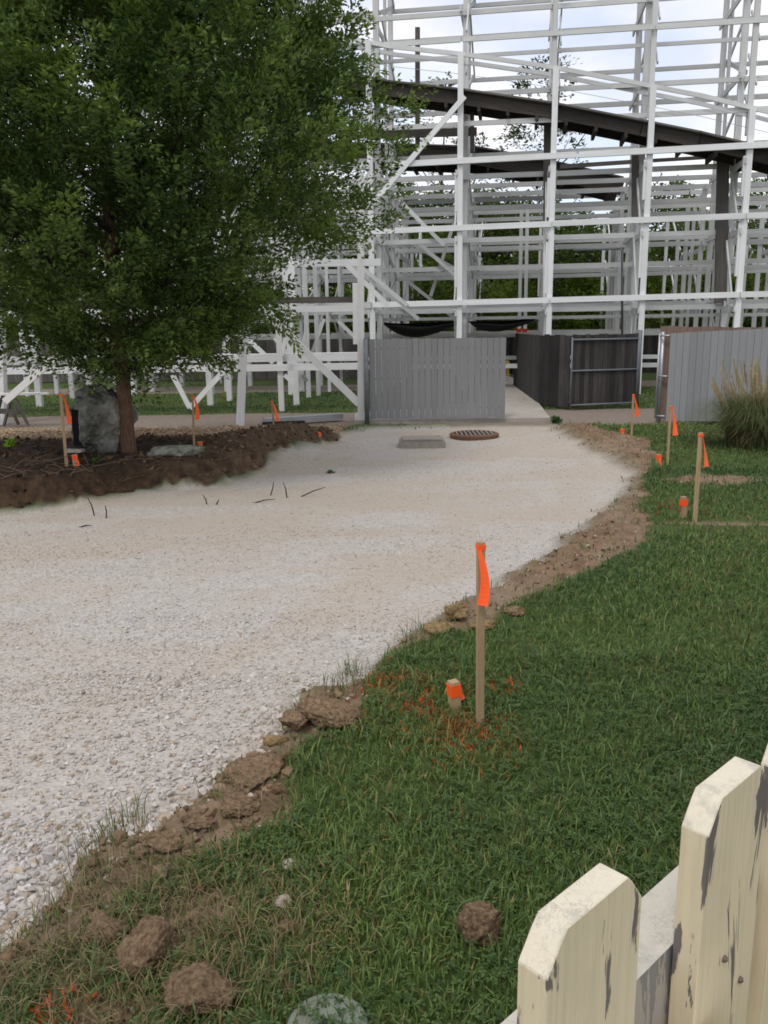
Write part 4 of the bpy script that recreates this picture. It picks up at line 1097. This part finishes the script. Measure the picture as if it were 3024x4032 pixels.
# ------------------------------------------------------------------ ornamental grass clump by the grey fence
cb = G(2985, 1755)
cl = empty('ornamental_grass', cb, 'tall clump of ornamental grass with pale feathery plumes', 'ornamental grass')
rg = np.random.default_rng(9)
def arcs(n, rad, hlo, hhi, out, wid, lo, hi, segs=5):
    a_ = rg.uniform(0, 6.283, n); r_ = rad * np.sqrt(rg.uniform(0, 1, n)); h = rg.uniform(hlo, hhi, n); o_ = rg.uniform(out[0], out[1], n)
    a2 = a_ + rg.normal(0, .5, n); P_ = []
    for j in range(segs + 1):
        f = j / segs; rr = r_ + 0 * f
        c = np.stack([np.cos(a_) * rr + np.cos(a2) * o_ * f ** 1.7, np.sin(a_) * rr + np.sin(a2) * o_ * f ** 1.7, h * (f * 1.55 - 0.55 * f ** 3 * (1 + o_))], 1)
        w = wid * (1 - f * .9); s = np.stack([-np.sin(a2), np.cos(a2), 0 * a2], 1) * w
        P_ += [c - s, c + s]
    Vv = np.stack(P_, 1); F = np.array([[2 * j, 2 * j + 1, 2 * j + 3, 2 * j + 2] for j in range(segs)])
    FF = (F[None] + (np.arange(n) * 2 * (segs + 1))[:, None, None]).reshape(-1, 4)
    t = rg.uniform(0, 1, (n, 1)); c = np.array(lo) * (1 - t) + np.array(hi) * t
    C = np.repeat(np.concatenate([c, np.ones((n, 1))], 1), 2 * (segs + 1), axis=0)
    return Vv.reshape(-1, 3), FF, C
A = arcs(3600, 0.5, .55, 1.12, (.2, 1.0), .006, (0.055, 0.085, 0.026), (0.22, 0.235, 0.10))
B_ = arcs(700, 0.45, .3, .6, (.5, 1.1), .006, (0.10, 0.075, 0.04), (0.24, 0.19, 0.10))
me = mesh_np('leaves', np.concatenate([A[0], B_[0]]), np.concatenate([A[1], B_[1] + len(A[0])])); attr(me, 'col', np.concatenate([A[2], B_[2]]), 'FLOAT_COLOR')
link('leaves', me, GRASS, cl)
for i in range(110):
    a_ = rg.uniform(0, 6.28); r_ = .62 * math.sqrt(rg.uniform(0, 1)); top = rg.uniform(.85, 1.5)
    b = np.array([math.cos(a_) * r_ * .6, math.sin(a_) * r_ * .6, 0.2]); e = np.array([math.cos(a_) * r_ * 1.5, math.sin(a_) * r_ * 1.5, top])
    n = 150; f = rg.uniform(.70, 1, n); ax_ = unit(e - b)
    p = b + (e - b) * f[:, None]; dr = unit(ax_ + rg.normal(0, .45, (n, 3))); L = rg.uniform(.03, .085, n) * (1.25 - abs(f - .82) * 3.0)
    s = unit(np.cross(dr, rg.normal(size=(n, 3)))) * 0.0028
    Vv = np.stack([p - s, p + s, p + dr * L[:, None]], 1).reshape(-1, 3); Ff = np.arange(n * 3).reshape(-1, 3)
    st = np.array([b + np.array([.002, 0, 0]), b - np.array([.002, 0, 0]), e]); Ff = np.concatenate([Ff, [[n * 3, n * 3 + 1, n * 3 + 2]]])
    c = np.array([0.46, 0.39, 0.23]) * rg.uniform(.7, 1.15) * np.array([1, rg.uniform(.9, 1.0), rg.uniform(.75, 1)])
    me = mesh_np('plume', np.concatenate([Vv, st]), Ff); attr(me, 'col', np.tile([*c, 1], (len(Vv) + 3, 1)), 'FLOAT_COLOR')
    link('plume', me, GRASS, cl)

# ------------------------------------------------------------------ survey stakes with ribbons
def ribbon(name, parent, z, r, length, az, width=0.05, lobes=1, band=.014):
    """a band knotted round the timber and a hanging tail"""
    bm = bmesh.new()
    bm_box(bm, (-r - .0025, -r - .0025, z - band), (r + .0025, r + .0025, z + band))
    out = Vector((math.cos(az), math.sin(az), 0)); sd = Vector((-out.y, out.x, 0))
    for li in range(lobes):
        prev = None; n_ = 12
        ph = random.uniform(-.5, .5)
        for j in range(n_ + 1):
            f = j / n_
            c = out * (r + .004 + .012 * li + length * 0.16 * f * (1 + .4 * li)) + sd * (length * .11 * math.sin(f * 2.6 + ph)) + Vector((0, 0, z - length * f * (1 - .12 * li)))
            tw = ph * .6 + f * .5; w = width * (0.30 + 0.85 * f ** .8) * .5
            s = (sd * math.cos(tw) + out * math.sin(tw)) * w; nn = (out * math.cos(tw) - sd * math.sin(tw)) * .0008
            cur = [bm.verts.new(c - s - nn), bm.verts.new(c + s - nn), bm.verts.new(c + s + nn), bm.verts.new(c - s + nn)]
            if prev:
                for q_ in range(4): bm.faces.new((prev[q_], prev[(q_ + 1) % 4], cur[(q_ + 1) % 4], cur[q_]))
            else: bm.faces.new(cur[::-1])
            prev = cur
        bm.faces.new(prev)
    return bm_obj(name, bm, ORANGE, parent)
def timber(name, parent, h, r, mat, taper=1.0, cap=True):
    bm = bmesh.new(); bm_box(bm, (-r, -r, -0.15), (r, r, h))
    for v in bm.verts:
        if v.co.z < 0: v.co.x *= taper; v.co.y *= taper
    bmesh.ops.bevel(bm, geom=[e for e in bm.edges], offset=r * .14, segments=2, affect='EDGES')
    return bm_obj(name, bm, mat, parent)
def stake(bpx, tpy, label, az, rz=0.3, lean=(0, 0), r=0.0175, rlen=.33, rib=0.95, lobes=1, rw=.085):
    b = G(*bpx); t = Py(bpx[0], tpy, b[1]); h = t[2] - b[2]
    e = empty('survey_stake', b, label, 'stake', 'survey stakes along the path'); e.rotation_euler = (lean[0], lean[1], rz)
    timber('shaft', e, h, r, STAKEW); ribbon('ribbon', e, h * rib, r, rlen, az, rw, lobes)
    return e
stake((1890, 2855), 2133, 'tall wooden survey stake with long orange ribbon beside orange sprayed grass', -2.1, 0.25, (0, -.008), .0185, .29, .975, 1, .055)
stake((2735, 2062), 1703, 'wooden survey stake with flared orange ribbon on the lawn by a leaning peg', -1.0, 0.5, (0, 0), .018, .33, .97)
stake((2627, 1829), 1598, 'wooden survey stake with orange ribbon in front of the galvanised pole', -.9, 0.2, (0, 0), .016, .42, .98)
stake((2486, 1716), 1552, 'wooden survey stake with orange ribbon in front of the dark gate', -.9, 0.1, (0, 0), .016, .4, .98)
stake((262, 1830), 1545, 'grey weathered survey stake with orange ribbon in front of the hollow rock', -.5, 0.4, (0, .01), .021, .40, .97, 1, .06)
stake((765, 1772), 1555, 'wooden survey stake with orange ribbon on the soil behind the cut bank', -.9, 0.2, (0, .03), .0165, .36, .98, 1, .06)
stake((1079, 1706), 1580, 'wooden survey stake with orange ribbon standing in the brown dirt mound', -.9, 0.2, (0, -.03), .0165, .34, .98, 1, .06)
def hub(bpx, tpy, label, az, r=.022, lean=(0, 0), rl=.07):
    b = G(*bpx); t = Py(bpx[0], tpy, b[1]); h = max(.06, t[2] - b[2])
    e = empty('survey_peg', b, label, 'peg', 'short survey pegs'); e.rotation_euler = (lean[0], lean[1], .35)
    timber('shaft', e, h, r, STAKEW); ribbon('ribbon', e, h * .72, r, min(rl, h * .8), az, .05, 1, min(.035, h * .22))
hub((1792, 2800), 2680, 'short square peg wrapped in orange ribbon beside the tall stake in sprayed grass', -.2, .0285, (0, -.06))
hub((2690, 2036), 1955, 'short leaning peg with orange ribbon beside the stake with flared ribbon', 2.6, .028, (0, -.05), .1)
hub((2592, 1830), 1788, 'short orange peg beside the stake in front of the galvanised pole', -2, .03, (0, 0), .13)
hub((2449, 1709), 1688, 'tiny orange peg beside the stake in front of the dark gate', -2, .03, (0, 0), .1)
hub((297, 1830), 1789, 'short peg with slanting orange ribbon near the hollow rock', -1.2, .035, (0, 0), .16)
hub((790, 1768), 1738, 'short peg with orange ribbon at the cut bank edge', 2.6, .032, (0, 0), .12)
hub((1258, 1742), 1728, 'tiny orange peg at the tip of the brown dirt mound', -1.2, .025, (0, 0), .07)

# ------------------------------------------------------------------ lumps of earth and stones
def lump(name, px, py, size, label, cat, mat, seed, rz=0.0, sub=4, rough=.16, sink=.2, group=None, tilt=(0, 0)):
    b = G(px, py); bm = bmesh.new(); bmesh.ops.create_icosphere(bm, subdivisions=sub, radius=1)
    bm.verts.ensure_lookup_table(); co = np.array([v.co[:] for v in bm.verts])
    rgx = np.random.default_rng(seed)
    n_ = fbm(co[:, 0] + seed, co[:, 1] + co[:, 2] * .7, .9, seed, 4) + fbm(co[:, 2] + seed, co[:, 0] - co[:, 1] * .6, .8, seed + 5, 4)
    # broken flat faces
    fac = np.ones(len(co))
    for _ in range(9):
        d = unit(rgx.normal(size=3)); lim = rgx.uniform(.62, .86); dp = co @ d
        fac = np.minimum(fac, np.where(dp > lim, lim / np.maximum(dp, 1e-6), 1))
    fine_ = fbm(co[:, 0] * 3 + seed, co[:, 1] * 3 + co[:, 2] * 2.2, .5, seed + 9, 4) * .13 + fbm(co[:, 0] * 2.1 - co[:, 2] * 3, co[:, 1] * 3 + seed, .16, seed + 19, 3) * .06
    co = co * (fac * (1 + rough * n_ + fine_))[:, None]
    s = np.array(size) / 2
    for v, c in zip(bm.verts, co): v.co = Vector(c * s)
    o = bm_obj(name, bm, mat, None, smooth=True)
    o.location = (b[0], b[1], b[2] + s[2] * (1 - sink)); o.rotation_euler = (tilt[0], tilt[1], rz)
    return tag(o, label, cat, group)
em = NT('clod_earth', 0.98, 0.08)
em.col(em.mix(em.ramp(em.noise(48, 8, .75), [(.36, 0), (.66, 1)]), (0.14, 0.086, 0.052), (0.46, 0.325, 0.20)))
em.bump(em.noise(90, 8, .8), 1.0, .02)
EARTH = em.m
ey = NT('yellow_clay', 0.98, 0.08); ey.col(ey.mix(ey.ramp(ey.noise(25, 5, .7), [(.3, 0), (.7, 1)]), (0.16, 0.10, 0.045), (0.36, 0.26, 0.14))); ey.bump(ey.noise(60, 5, .7), .9, .012)
CLAY = ey.m
rk = NT('pale_stone', 0.9, 0.2); rk.col(rk.mix(rk.noise(20, 5), (0.32, 0.27, 0.23), (0.56, 0.49, 0.43))); rk.bump(rk.noise(40, 5), .5, .01)
STONE = rk.m
# (name, px, py of base centre, size xyz, label)
for i, (px, py, sz, lab, mt, tl) in enumerate((
    (1300, 2850, (.34, .26, .15), 'large flat-topped brown clod overhanging at the lawn edge beside orange sprayed grass', EARTH, (.12, .22)),
    (1165, 2860, (.20, .18, .10), 'rough brown clod wedged under the large flat-topped one', EARTH, (0, .1)),
    (1895, 3705, (.165, .14, .17), 'single upright brown clod sitting alone in the green lawn', EARTH, (.1, .2)),
    (590, 3790, (.19, .22, .16), 'squarish brown clod with broken face on the torn-up turf corner', EARTH, (.25, -.1)),
    (420, 3690, (.17, .16, .08), 'low crumbling clod next to the squarish one', EARTH, (0, 0)),
    (800, 3950, (.24, .2, .12), 'dark rooty clod below the squarish one near the green valve cover', EARTH, (0, .15)),
    (640, 3330, (.17, .14, .05), 'straw-covered turf lump leaning over the coarse gravel edge', EARTH, (.1, .2)),
    (780, 3245, (.15, .12, .05), 'reddish lump at the near end of the bare dirt strip', EARTH, (0, 0)),
    (1010, 3060, (.26, .30, .09), 'long brown ridge lump in the middle of the bare dirt strip', EARTH, (0, .1)),
    (930, 3180, (.22, .18, .06), 'low brown lump in the bare dirt strip next to the long ridge', EARTH, (0, 0)),
    (1090, 2930, (.14, .10, .06), 'pale crumb of clay where the dirt strip meets the gravel', CLAY, (0, 0)),
    (1795, 2440, (.17, .15, .17), 'jagged yellow clay lump standing up behind the tall stake', CLAY, (.1, .1)),
    (1730, 2490, (.24, .18, .09), 'crumbled yellow clay heap in front of the jagged clay lump', CLAY, (0, 0)),
    (1900, 2470, (.22, .15, .06), 'low yellow clay lump at the foot of the tall stake', CLAY, (0, 0)),
    (1590, 2530, (.05, .04, .04), 'small clay crumb out on the gravel beside the clay heap', CLAY, (0, 0)),
    (2020, 2420, (.2, .14, .06), 'brown dirt lump between tall stake and lawn grass', EARTH, (0, 0)),
    (1130, 3660, (.06, .05, .035), 'small brown crumb in the lawn under the whitish stone', EARTH, (0, 0)),
    (1200, 3540, (.09, .06, .03), 'low reddish crumb beside the whitish stone', EARTH, (0, 0)),
    (1140, 3420, (.09, .07, .04), 'small pinkish lump in the lawn past the whitish stone', STONE, (0, 0)),
    (1150, 3890, (.05, .045, .04), 'round brown crumb above the green valve cover', EARTH, (0, 0)))):
    lump('dirt_clod', px, py, sz, lab, 'clod', mt, 20 + i * 7, random.uniform(-.3, .3), 5 if sz[0] > .12 else 4, .2, .25, None, tl)
lump('stone', 1118, 3570, (.07, .055, .05), 'whitish stone lying in the lawn among dirt crumbs', 'stone', STONE, 402, .2)
lump('stone', 1375, 1800, (.42, .3, .16), 'flat pale stone half buried at the tree bed edge', 'stone', STONE, 411, .2) if False else None
gst = NT('lichen_stone', .95, .1); gst.col(gst.mix(gst.ramp(gst.noise(9, 6, .7), [(.35, 0), (.65, 1)]), (0.10, 0.10, 0.085), (0.33, 0.34, 0.27))); gst.bump(gst.noise(14, 6), .8, .03)
lump('flat_stone', 690, 1795, (.85, .5, .2), 'flat mossy grey stone half buried at the edge of the tree bed', 'stone', gst.m, 415, .1, 4, .2, .35)
for i, (px, py, sx) in enumerate(((2145, 1588, .22), (2180, 1590, .3), (2215, 1592, .2), (2240, 1592, .24), (2120, 1585, .2), (2265, 1596, .18))):
    lump('rubble_stone', px, py + 6, (sx, .2, .2), 'pale broken stone at the foot of the dark fence', 'stone', STONE, 500 + i, i, 3, .2, .2, 'pale stones under the dark fence')

# hollow artificial rock with a dark opening
rb = G(394, 1782)
fr = NT('grey_rock', .92, .2)
fr.col(fr.mix(fr.ramp(fr.noise(3.2, 7, .72), [(.36, 0), (.66, 1)]), (0.06, 0.058, 0.048), (0.34, 0.335, 0.29)))
fr.bump(fr.noise(7, 7, .7), 1.0, .06)
bm = bmesh.new(); bmesh.ops.create_icosphere(bm, subdivisions=6, radius=1)
co = np.array([v.co[:] for v in bm.verts])
co = np.sign(co) * np.abs(co) ** 0.72
rg = np.random.default_rng(77); fac = np.ones(len(co))
for _ in range(26):
    d = unit(rg.normal(size=3) * np.array([1, 1, .7])); lim = rg.uniform(.78, 1.0); dp = co @ d; fac = np.minimum(fac, np.where(dp > lim, lim / np.maximum(dp, 1e-6), 1))
n_ = fbm(co[:, 0] + 3, co[:, 2] + co[:, 1] * .7, .7, 91, 5) + .6 * fbm(co[:, 1] + 9, co[:, 2] * .6 - co[:, 0], .45, 97, 5)
rdg = 1 - np.abs(fbm(co[:, 0] * 1.2 + co[:, 1], co[:, 2] * 1.3 + 4, .42, 133, 4)) * 2
co = co * (fac * (1 + .15 * n_ + .09 * rdg + .03 * fbm(co[:, 0] * 2 - co[:, 1], co[:, 2] * 2, .12, 140, 3)))[:, None]
co[:, 0] *= np.interp(co[:, 2], [-1, 0, 1], [1.0, 1.02, .85])
for v, c in zip(bm.verts, co): v.co = Vector((c[0] * .47 + .05 * c[2], c[1] * .42, c[2] * .53 + .45))
rock = empty('hollow_rock', (rb[0], rb[1] + .15, rb[2] - .03), 'grey artificial rock with a black rectangular opening beside the tree trunk', 'rock')
sh_ = bm_obj('shell', bm, fr.m, rock, smooth=True)
bpy.context.view_layer.update()
cut = bpy.data.meshes.new('cutter'); bm = bmesh.new(); bm_box(bm, (-.75, -.72, .08), (-.19, -.02, .66)); bm.to_mesh(cut); bm.free()
co_ = bpy.data.objects.new('cutter', cut); COL.objects.link(co_); co_.matrix_world = Matrix.Translation(rock.location)
md = sh_.modifiers.new('cut', 'BOOLEAN'); md.object = co_; md.operation = 'DIFFERENCE'; md.solver = 'EXACT'
dgp = bpy.context.evaluated_depsgraph_get(); dgp.update()
nm_ = bpy.data.meshes.new_from_object(sh_.evaluated_get(dgp)); sh_.modifiers.clear(); sh_.data = nm_
bpy.data.objects.remove(co_, do_unlink=True)
bm = bmesh.new()
for lo, hi in (((-.205, -.30, .09), (-.195, -.03, .65)), ((-.42, -.035, .09), (-.195, -.025, .65)), ((-.40, -.26, .645), (-.195, -.03, .655)), ((-.40, -.26, .085), (-.195, -.03, .095))):
    bm_box(bm, lo, hi)
bm_obj('opening_shade', bm, plain('painted_shade_black', (.006, .006, .006), .9, 0, .1), rock)  # near-black panels put the shade of the hollow into the colour
bm = bmesh.new(); bm_box(bm, (-.44, -.40, .04), (-.19, -.16, .08)); bm_obj('opening_sill', bm, STONE, rock)

# sawhorse with two white boards
sb = Pz(55, 1672, 0.05)
shs = empty('sawhorse', sb, 'grey weathered sawhorse carrying two loose white boards', 'sawhorse')
beam('top_bar', Vector(sb) + Vector((-.25, .15, .62)), Vector(sb) + Vector((.12, -.12, .62)), .1, .1, WEATHER, shs)
for dx_, dy_ in ((-.22, .12), (.09, -.10)):
    for s in (-1, 1):
        beam('leg', Vector(sb) + Vector((dx_ + s * .05, dy_, .6)), Vector(sb) + Vector((dx_ + s * .27, dy_ + .02 * s, -.02)), .09, .04, WEATHER, shs, (0, 1, 0))
    beam('brace', Vector(sb) + Vector((dx_ - .14, dy_ - .03, .3)), Vector(sb) + Vector((dx_ + .14, dy_ - .03, .3)), .03, .12, WEATHER, shs)
for (dz, dy, L) in ((.695, .02, 1.15), (.70, -.16, .95)):
    o = beam('loose_board', (sb[0] - .75, sb[1] + dy, sb[2] + dz), (sb[0] + L * .72, sb[1] + dy + .05, sb[2] + dz), .10, .045, WHITE)
    tag(o, 'longer loose white board lying across the sawhorse' if L > 1 else 'shorter loose white board lying across the sawhorse', 'board')

# steel channels on the ground, concrete block, iron ring, valve cover
a_, b_ = Pz(1040, 1668, .05), Pz(1345, 1648, .05)
o = beam('steel_channel', (*a_[:2], .11), (*b_[:2], .11), .22, .12, STEEL); tag(o, 'long galvanised steel channel lying on the ground beside the service road', 'channel')
a_, b_ = Pz(1033, 1674, .03), Pz(1200, 1668, .03)
o = beam('steel_channel', (*a_[:2], .05), (*b_[:2], .05), .10, .1, plain('black_steel', (.03, .03, .032), .5, .4)); tag(o, 'short black steel bar in front of the galvanised channel', 'bar')
bb = Pz(1664, 1752, .0)
bm = bmesh.new(); bm_box(bm, (-.42, -.30, -.08), (.42, .35, .06)); bm_box(bm, (-.37, -.26, .06), (.37, .31, .095))
bmesh.ops.bevel(bm, geom=[e for e in bm.edges], offset=.015, segments=2, affect='EDGES')
cb_ = empty('concrete_box', (bb[0], bb[1] + .3, 0), 'low square concrete box with raised lid sunk in the gravel', 'concrete box')
bm_obj('body', bm, plain('aged_concrete', (.34, .305, .26), .9, 0, .5, 9), cb_)
mh = Pz(1875, 1722, .0)
mo = empty('iron_manhole', (mh[0], mh[1] + .35, -.02), 'rusty round iron manhole frame with grate in front of the grey gate', 'manhole')
rust = plain('rusty_iron', (.20, .11, .065), .85, .2, .6, 14)
bm = bmesh.new(); n_ = 40
rr = [(.47, -.05), (.49, .045), (.46, .065), (.40, .065), (.40, .0)]
vs = [[bm.verts.new((r_ * math.cos(6.2832 * k / n_), r_ * math.sin(6.2832 * k / n_), z)) for k in range(n_)] for r_, z in rr]
for p_, q_ in zip(vs, vs[1:]):
    for k in range(n_): bm.faces.new((p_[k], p_[(k + 1) % n_], q_[(k + 1) % n_], q_[k]))
bm_obj('ring', bm, rust, mo, smooth=False)
for i in range(9):
    x_ = -.34 + i * .085; L = math.sqrt(max(.01, .40 ** 2 - x_ ** 2))
    beam('grate_bar', Vector(mo.location) + Vector((x_, -L, .05)), Vector(mo.location) + Vector((x_, L, .05)), .03, .04, plain('grate_iron', (.25, .225, .20), .8, .1) if i == 0 else bpy.data.materials['grate_iron'], mo)
vb = G(1290, 4062)
vc = empty('valve_cover', (vb[0], vb[1], vb[2] + .024), 'round faded green plastic valve cover with a dark hole, sunk in the turf', 'valve cover')
gp_ = plain('green_plastic', (.20, .225, .175), .9, 0, .25, 9)
bm = bmesh.new(); n_ = 48; rr = [(.122, -.05), (.122, .0), (.116, .006), (.102, .006), (.100, .001), (.022, .003), (.020, -.02)]
vs = [[bm.verts.new((r_ * math.cos(6.2832 * k / n_), r_ * math.sin(6.2832 * k / n_), z)) for k in range(n_)] for r_, z in rr]
for p_, q_ in zip(vs, vs[1:]):
    for k in range(n_): bm.faces.new((p_[k], p_[(k + 1) % n_], q_[(k + 1) % n_], q_[k]))
bm_obj('lid', bm, gp_, vc)
bm = bmesh.new(); bmesh.ops.create_cone(bm, cap_ends=True, segments=24, radius1=.021, radius2=.021, depth=.004); bm_obj('hole', bm, BLACKC, vc, (0, 0, -.018))  # black disc stands in for the shade down the hole

# ------------------------------------------------------------------ sagging black shade cloths under the trestle
def cloth(pxa, pxb, pxm, ya, label):
    A_, B2, Mm = on_facade(*pxa, 0.9), on_facade(*pxb, 0.9), on_facade(*pxm, 0.9)
    n_, m_ = 24, 10; bm = bmesh.new(); g = []
    fm_ = (Mm[0] - A_[0]) / (B2[0] - A_[0]); sag = (A_[2] + (B2[2] - A_[2]) * fm_ - Mm[2])
    for j in range(m_ + 1):
        row = []
        for i in range(n_ + 1):
            f = i / n_; e = f ** (math.log(.5) / math.log(fm_)); v = j / m_
            base = A_ + (B2 - A_) * f; cv = (4 * e * (1 - e)); mid_ = 1 - .85 * (2 * v - 1) ** 2 * (1 if v > .5 else 1)
            z = base[2] - sag * cv * mid_ + .03 * math.sin(9 * f + 3 * v) * (1 - v)
            row.append(bm.verts.new((base[0], base[1] + v * 1.1, z + (v - .5) * .1)))
        g.append(row)
    for j in range(m_):
        for i in range(n_): bm.faces.new((g[j][i], g[j][i + 1], g[j + 1][i + 1], g[j + 1][i]))
    o = bm_obj('shade_cloth', bm, BLACKC, None, smooth=True)
    md = o.modifiers.new('thick', 'SOLIDIFY'); md.thickness = .012
    return tag(o, label, 'shade cloth')
cloth((1512, 1274), (1822, 1266), (1645, 1326), 27, 'deeply sagging black shade cloth hung above the grey gate')
cloth((1855, 1268), (2122, 1258), (1960, 1303), 27, 'shallower black shade cloth hung beside the two red post pads')
rp_ = on_facade(1700, 1322, 3.0)
rd = empty('red_sign', (rp_[0], rp_[1], 0), 'red panel on a stand half hidden under the black shade cloth', 'panel')
beam('panel', (rp_[0] - .25, rp_[1], 1.85), (rp_[0] + .25, rp_[1], 1.85), .05, .30, REDP, rd); beam('leg', (rp_[0], rp_[1] + .05, 0), (rp_[0], rp_[1] + .05, 1.9), .06, .05, DSTEEL, rd, (1, 0, 0))
yp = Pz(1997, 1478)
yl = empty('yellow_hydrant', yp, 'small yellow hydrant at the end of the concrete walk', 'hydrant')
bm = bmesh.new()
rr = [(.13, 0), (.13, .05), (.085, .06), (.085, .45), (.11, .46), (.11, .50), (.08, .58), (.03, .64)]
vs = [[bm.verts.new((r_ * math.cos(6.2832 * k / 14), r_ * math.sin(6.2832 * k / 14), z)) for k in range(14)] for r_, z in rr]
for p_, q_ in zip(vs, vs[1:]):
    for k in range(14): bm.faces.new((p_[k], p_[(k + 1) % 14], q_[(k + 1) % 14], q_[k]))
bm.faces.new(vs[-1]); bm_obj('barrel', bm, YELL, yl, smooth=True)
pipe('side_outlet', [(yp[0] - .16, yp[1], .34), (yp[0] + .16, yp[1], .34)], .045, YELL, yl)

# ------------------------------------------------------------------ twigs, roots, a sprout and weeds
def sticks(name, n, region, lmin, lmax, rad, mat, label, cat):
    bm = bmesh.new()
    for i in range(n):
        for _ in range(40):
            p = G(random.uniform(region[0], region[2]), random.uniform(region[1], region[3]))
            if zones(p[:1], p[1:2])['b'][0] > 0.06: break
        a_ = random.uniform(0, 3.14); L = random.uniform(lmin, lmax)
        d = Vector((math.cos(a_), math.sin(a_) * .6, random.uniform(-.05, .25)))
        s = Vector(p) + Vector((0, 0, .015))
        bm_tube(bm, [s, s + d * L * .5 + Vector((0, 0, random.uniform(-.02, .03))), s + d * L], [rad, rad * .8, rad * .4], 5)
    return tag(bm_obj(name, bm, mat), label, cat, kind='stuff')
root_m = plain('root_bark', (.13, .085, .055), .95, 0, .5)
sticks('root_debris', 90, (0, 1800, 1150, 1920), .12, .7, .007, root_m, 'thin torn roots sticking out of the cut soil bank', 'roots')
for i, (px, py, L, an) in enumerate(((372, 2030, .22, 1.9), (418, 2040, .14, 1.6), (305, 2076, .16, 0.05), (1065, 1950, .18, 1.3), (1180, 1955, .35, .3), (1130, 1960, .2, 1.8), (990, 1980, .3, .1), (815, 1985, .12, 2.), (850, 1987, .08, 1.))):
    p = G(px, py); bm = bmesh.new(); d = Vector((math.cos(an), .1, math.sin(an))) * L
    bm_tube(bm, [(0, 0, -.01), d * .5 + Vector((.01, 0, .015)), d + Vector((0, 0, .01))], [.009, .008, .004], 6)
    tag(bm_obj('twig', bm, dbk, None, p), 'small dark twig lying on the pale gravel', 'twig', 'twigs on the gravel')
rg = np.random.default_rng(31)
def weed(name, px, py, n, size, label, lo, hi, h=.1):
    p = G(px, py); e = empty(name, p, label, 'weed')
    org = rg.normal(0, size * .5, (n, 3)) * np.array([1, 1, 0]); ax_ = unit(rg.normal(0, .5, (n, 3)) + np.array([0, 0, 1.0]))
    Vv, Ff, C = sprays(org, ax_, rg.uniform(h * .5, h, n), 12, size, lo, hi, .5, rg)
    me = mesh_np('leaves', Vv, Ff); attr(me, 'col', C, 'FLOAT_COLOR'); link('leaves', me, LEAF, e)
    bm = bmesh.new(); bm_tube(bm, [(0, 0, -.02), (0, 0, h * .6)], [.004, .002], 5); bm_obj('stem', bm, dbk, e)
weed('sprout', 45, 1760, 6, .09, 'bright lime green sprout on the dark soil of the tree bed', (.16, .30, .02), (.28, .45, .04), .12)
weed('weed_tuft', 1302, 1862, 5, .05, 'tiny green weed growing in the pale gravel', (.05, .11, .03), (.10, .18, .05), .06)
weed('weed_tuft', 2190, 1665, 14, .08, 'small green weed tuft at the corner of the concrete slab', (.03, .08, .02), (.08, .15, .04), .16)
weed('weed_tuft', 370, 1825, 8, .05, 'small weed beside the peg near the hollow rock', (.03, .06, .02), (.07, .12, .03), .08)
# taller grass tufts along the gravel edge
X, Y, az = [], [], []
for px, py, n_ in ((420, 3330, 60), (520, 3260, 40), (1390, 2660, 50), (1620, 2520, 40), (1350, 2730, 50), (860, 3130, 15), (360, 3420, 30)):
    c = G(px, py); X += list(c[0] + rg.normal(0, .05, n_)); Y += list(c[1] + rg.normal(0, .05, n_))
X, Y = np.array(X), np.array(Y); n = len(X); t = rg.uniform(0, 1, (n, 1))
cc = np.where(rg.uniform(0, 1, (n, 1)) < .35, np.array([.30, .25, .13]), np.array([.05, .09, .03]) * (1 - t) + np.array([.13, .19, .06]) * t)
V1, F1, C1 = blades(X, Y, height(X, Y), rg.uniform(.08, .2, n), rg.uniform(.0012, .0024, n), rg.uniform(.1, .7, n), cc)
me = mesh_np('edge_grass', V1, F1); attr(me, 'col', C1, 'FLOAT_COLOR')
tag(link('edge_grass', me, GRASS), 'long wispy grass stems leaning over the gravel edge', 'grass', kind='stuff')
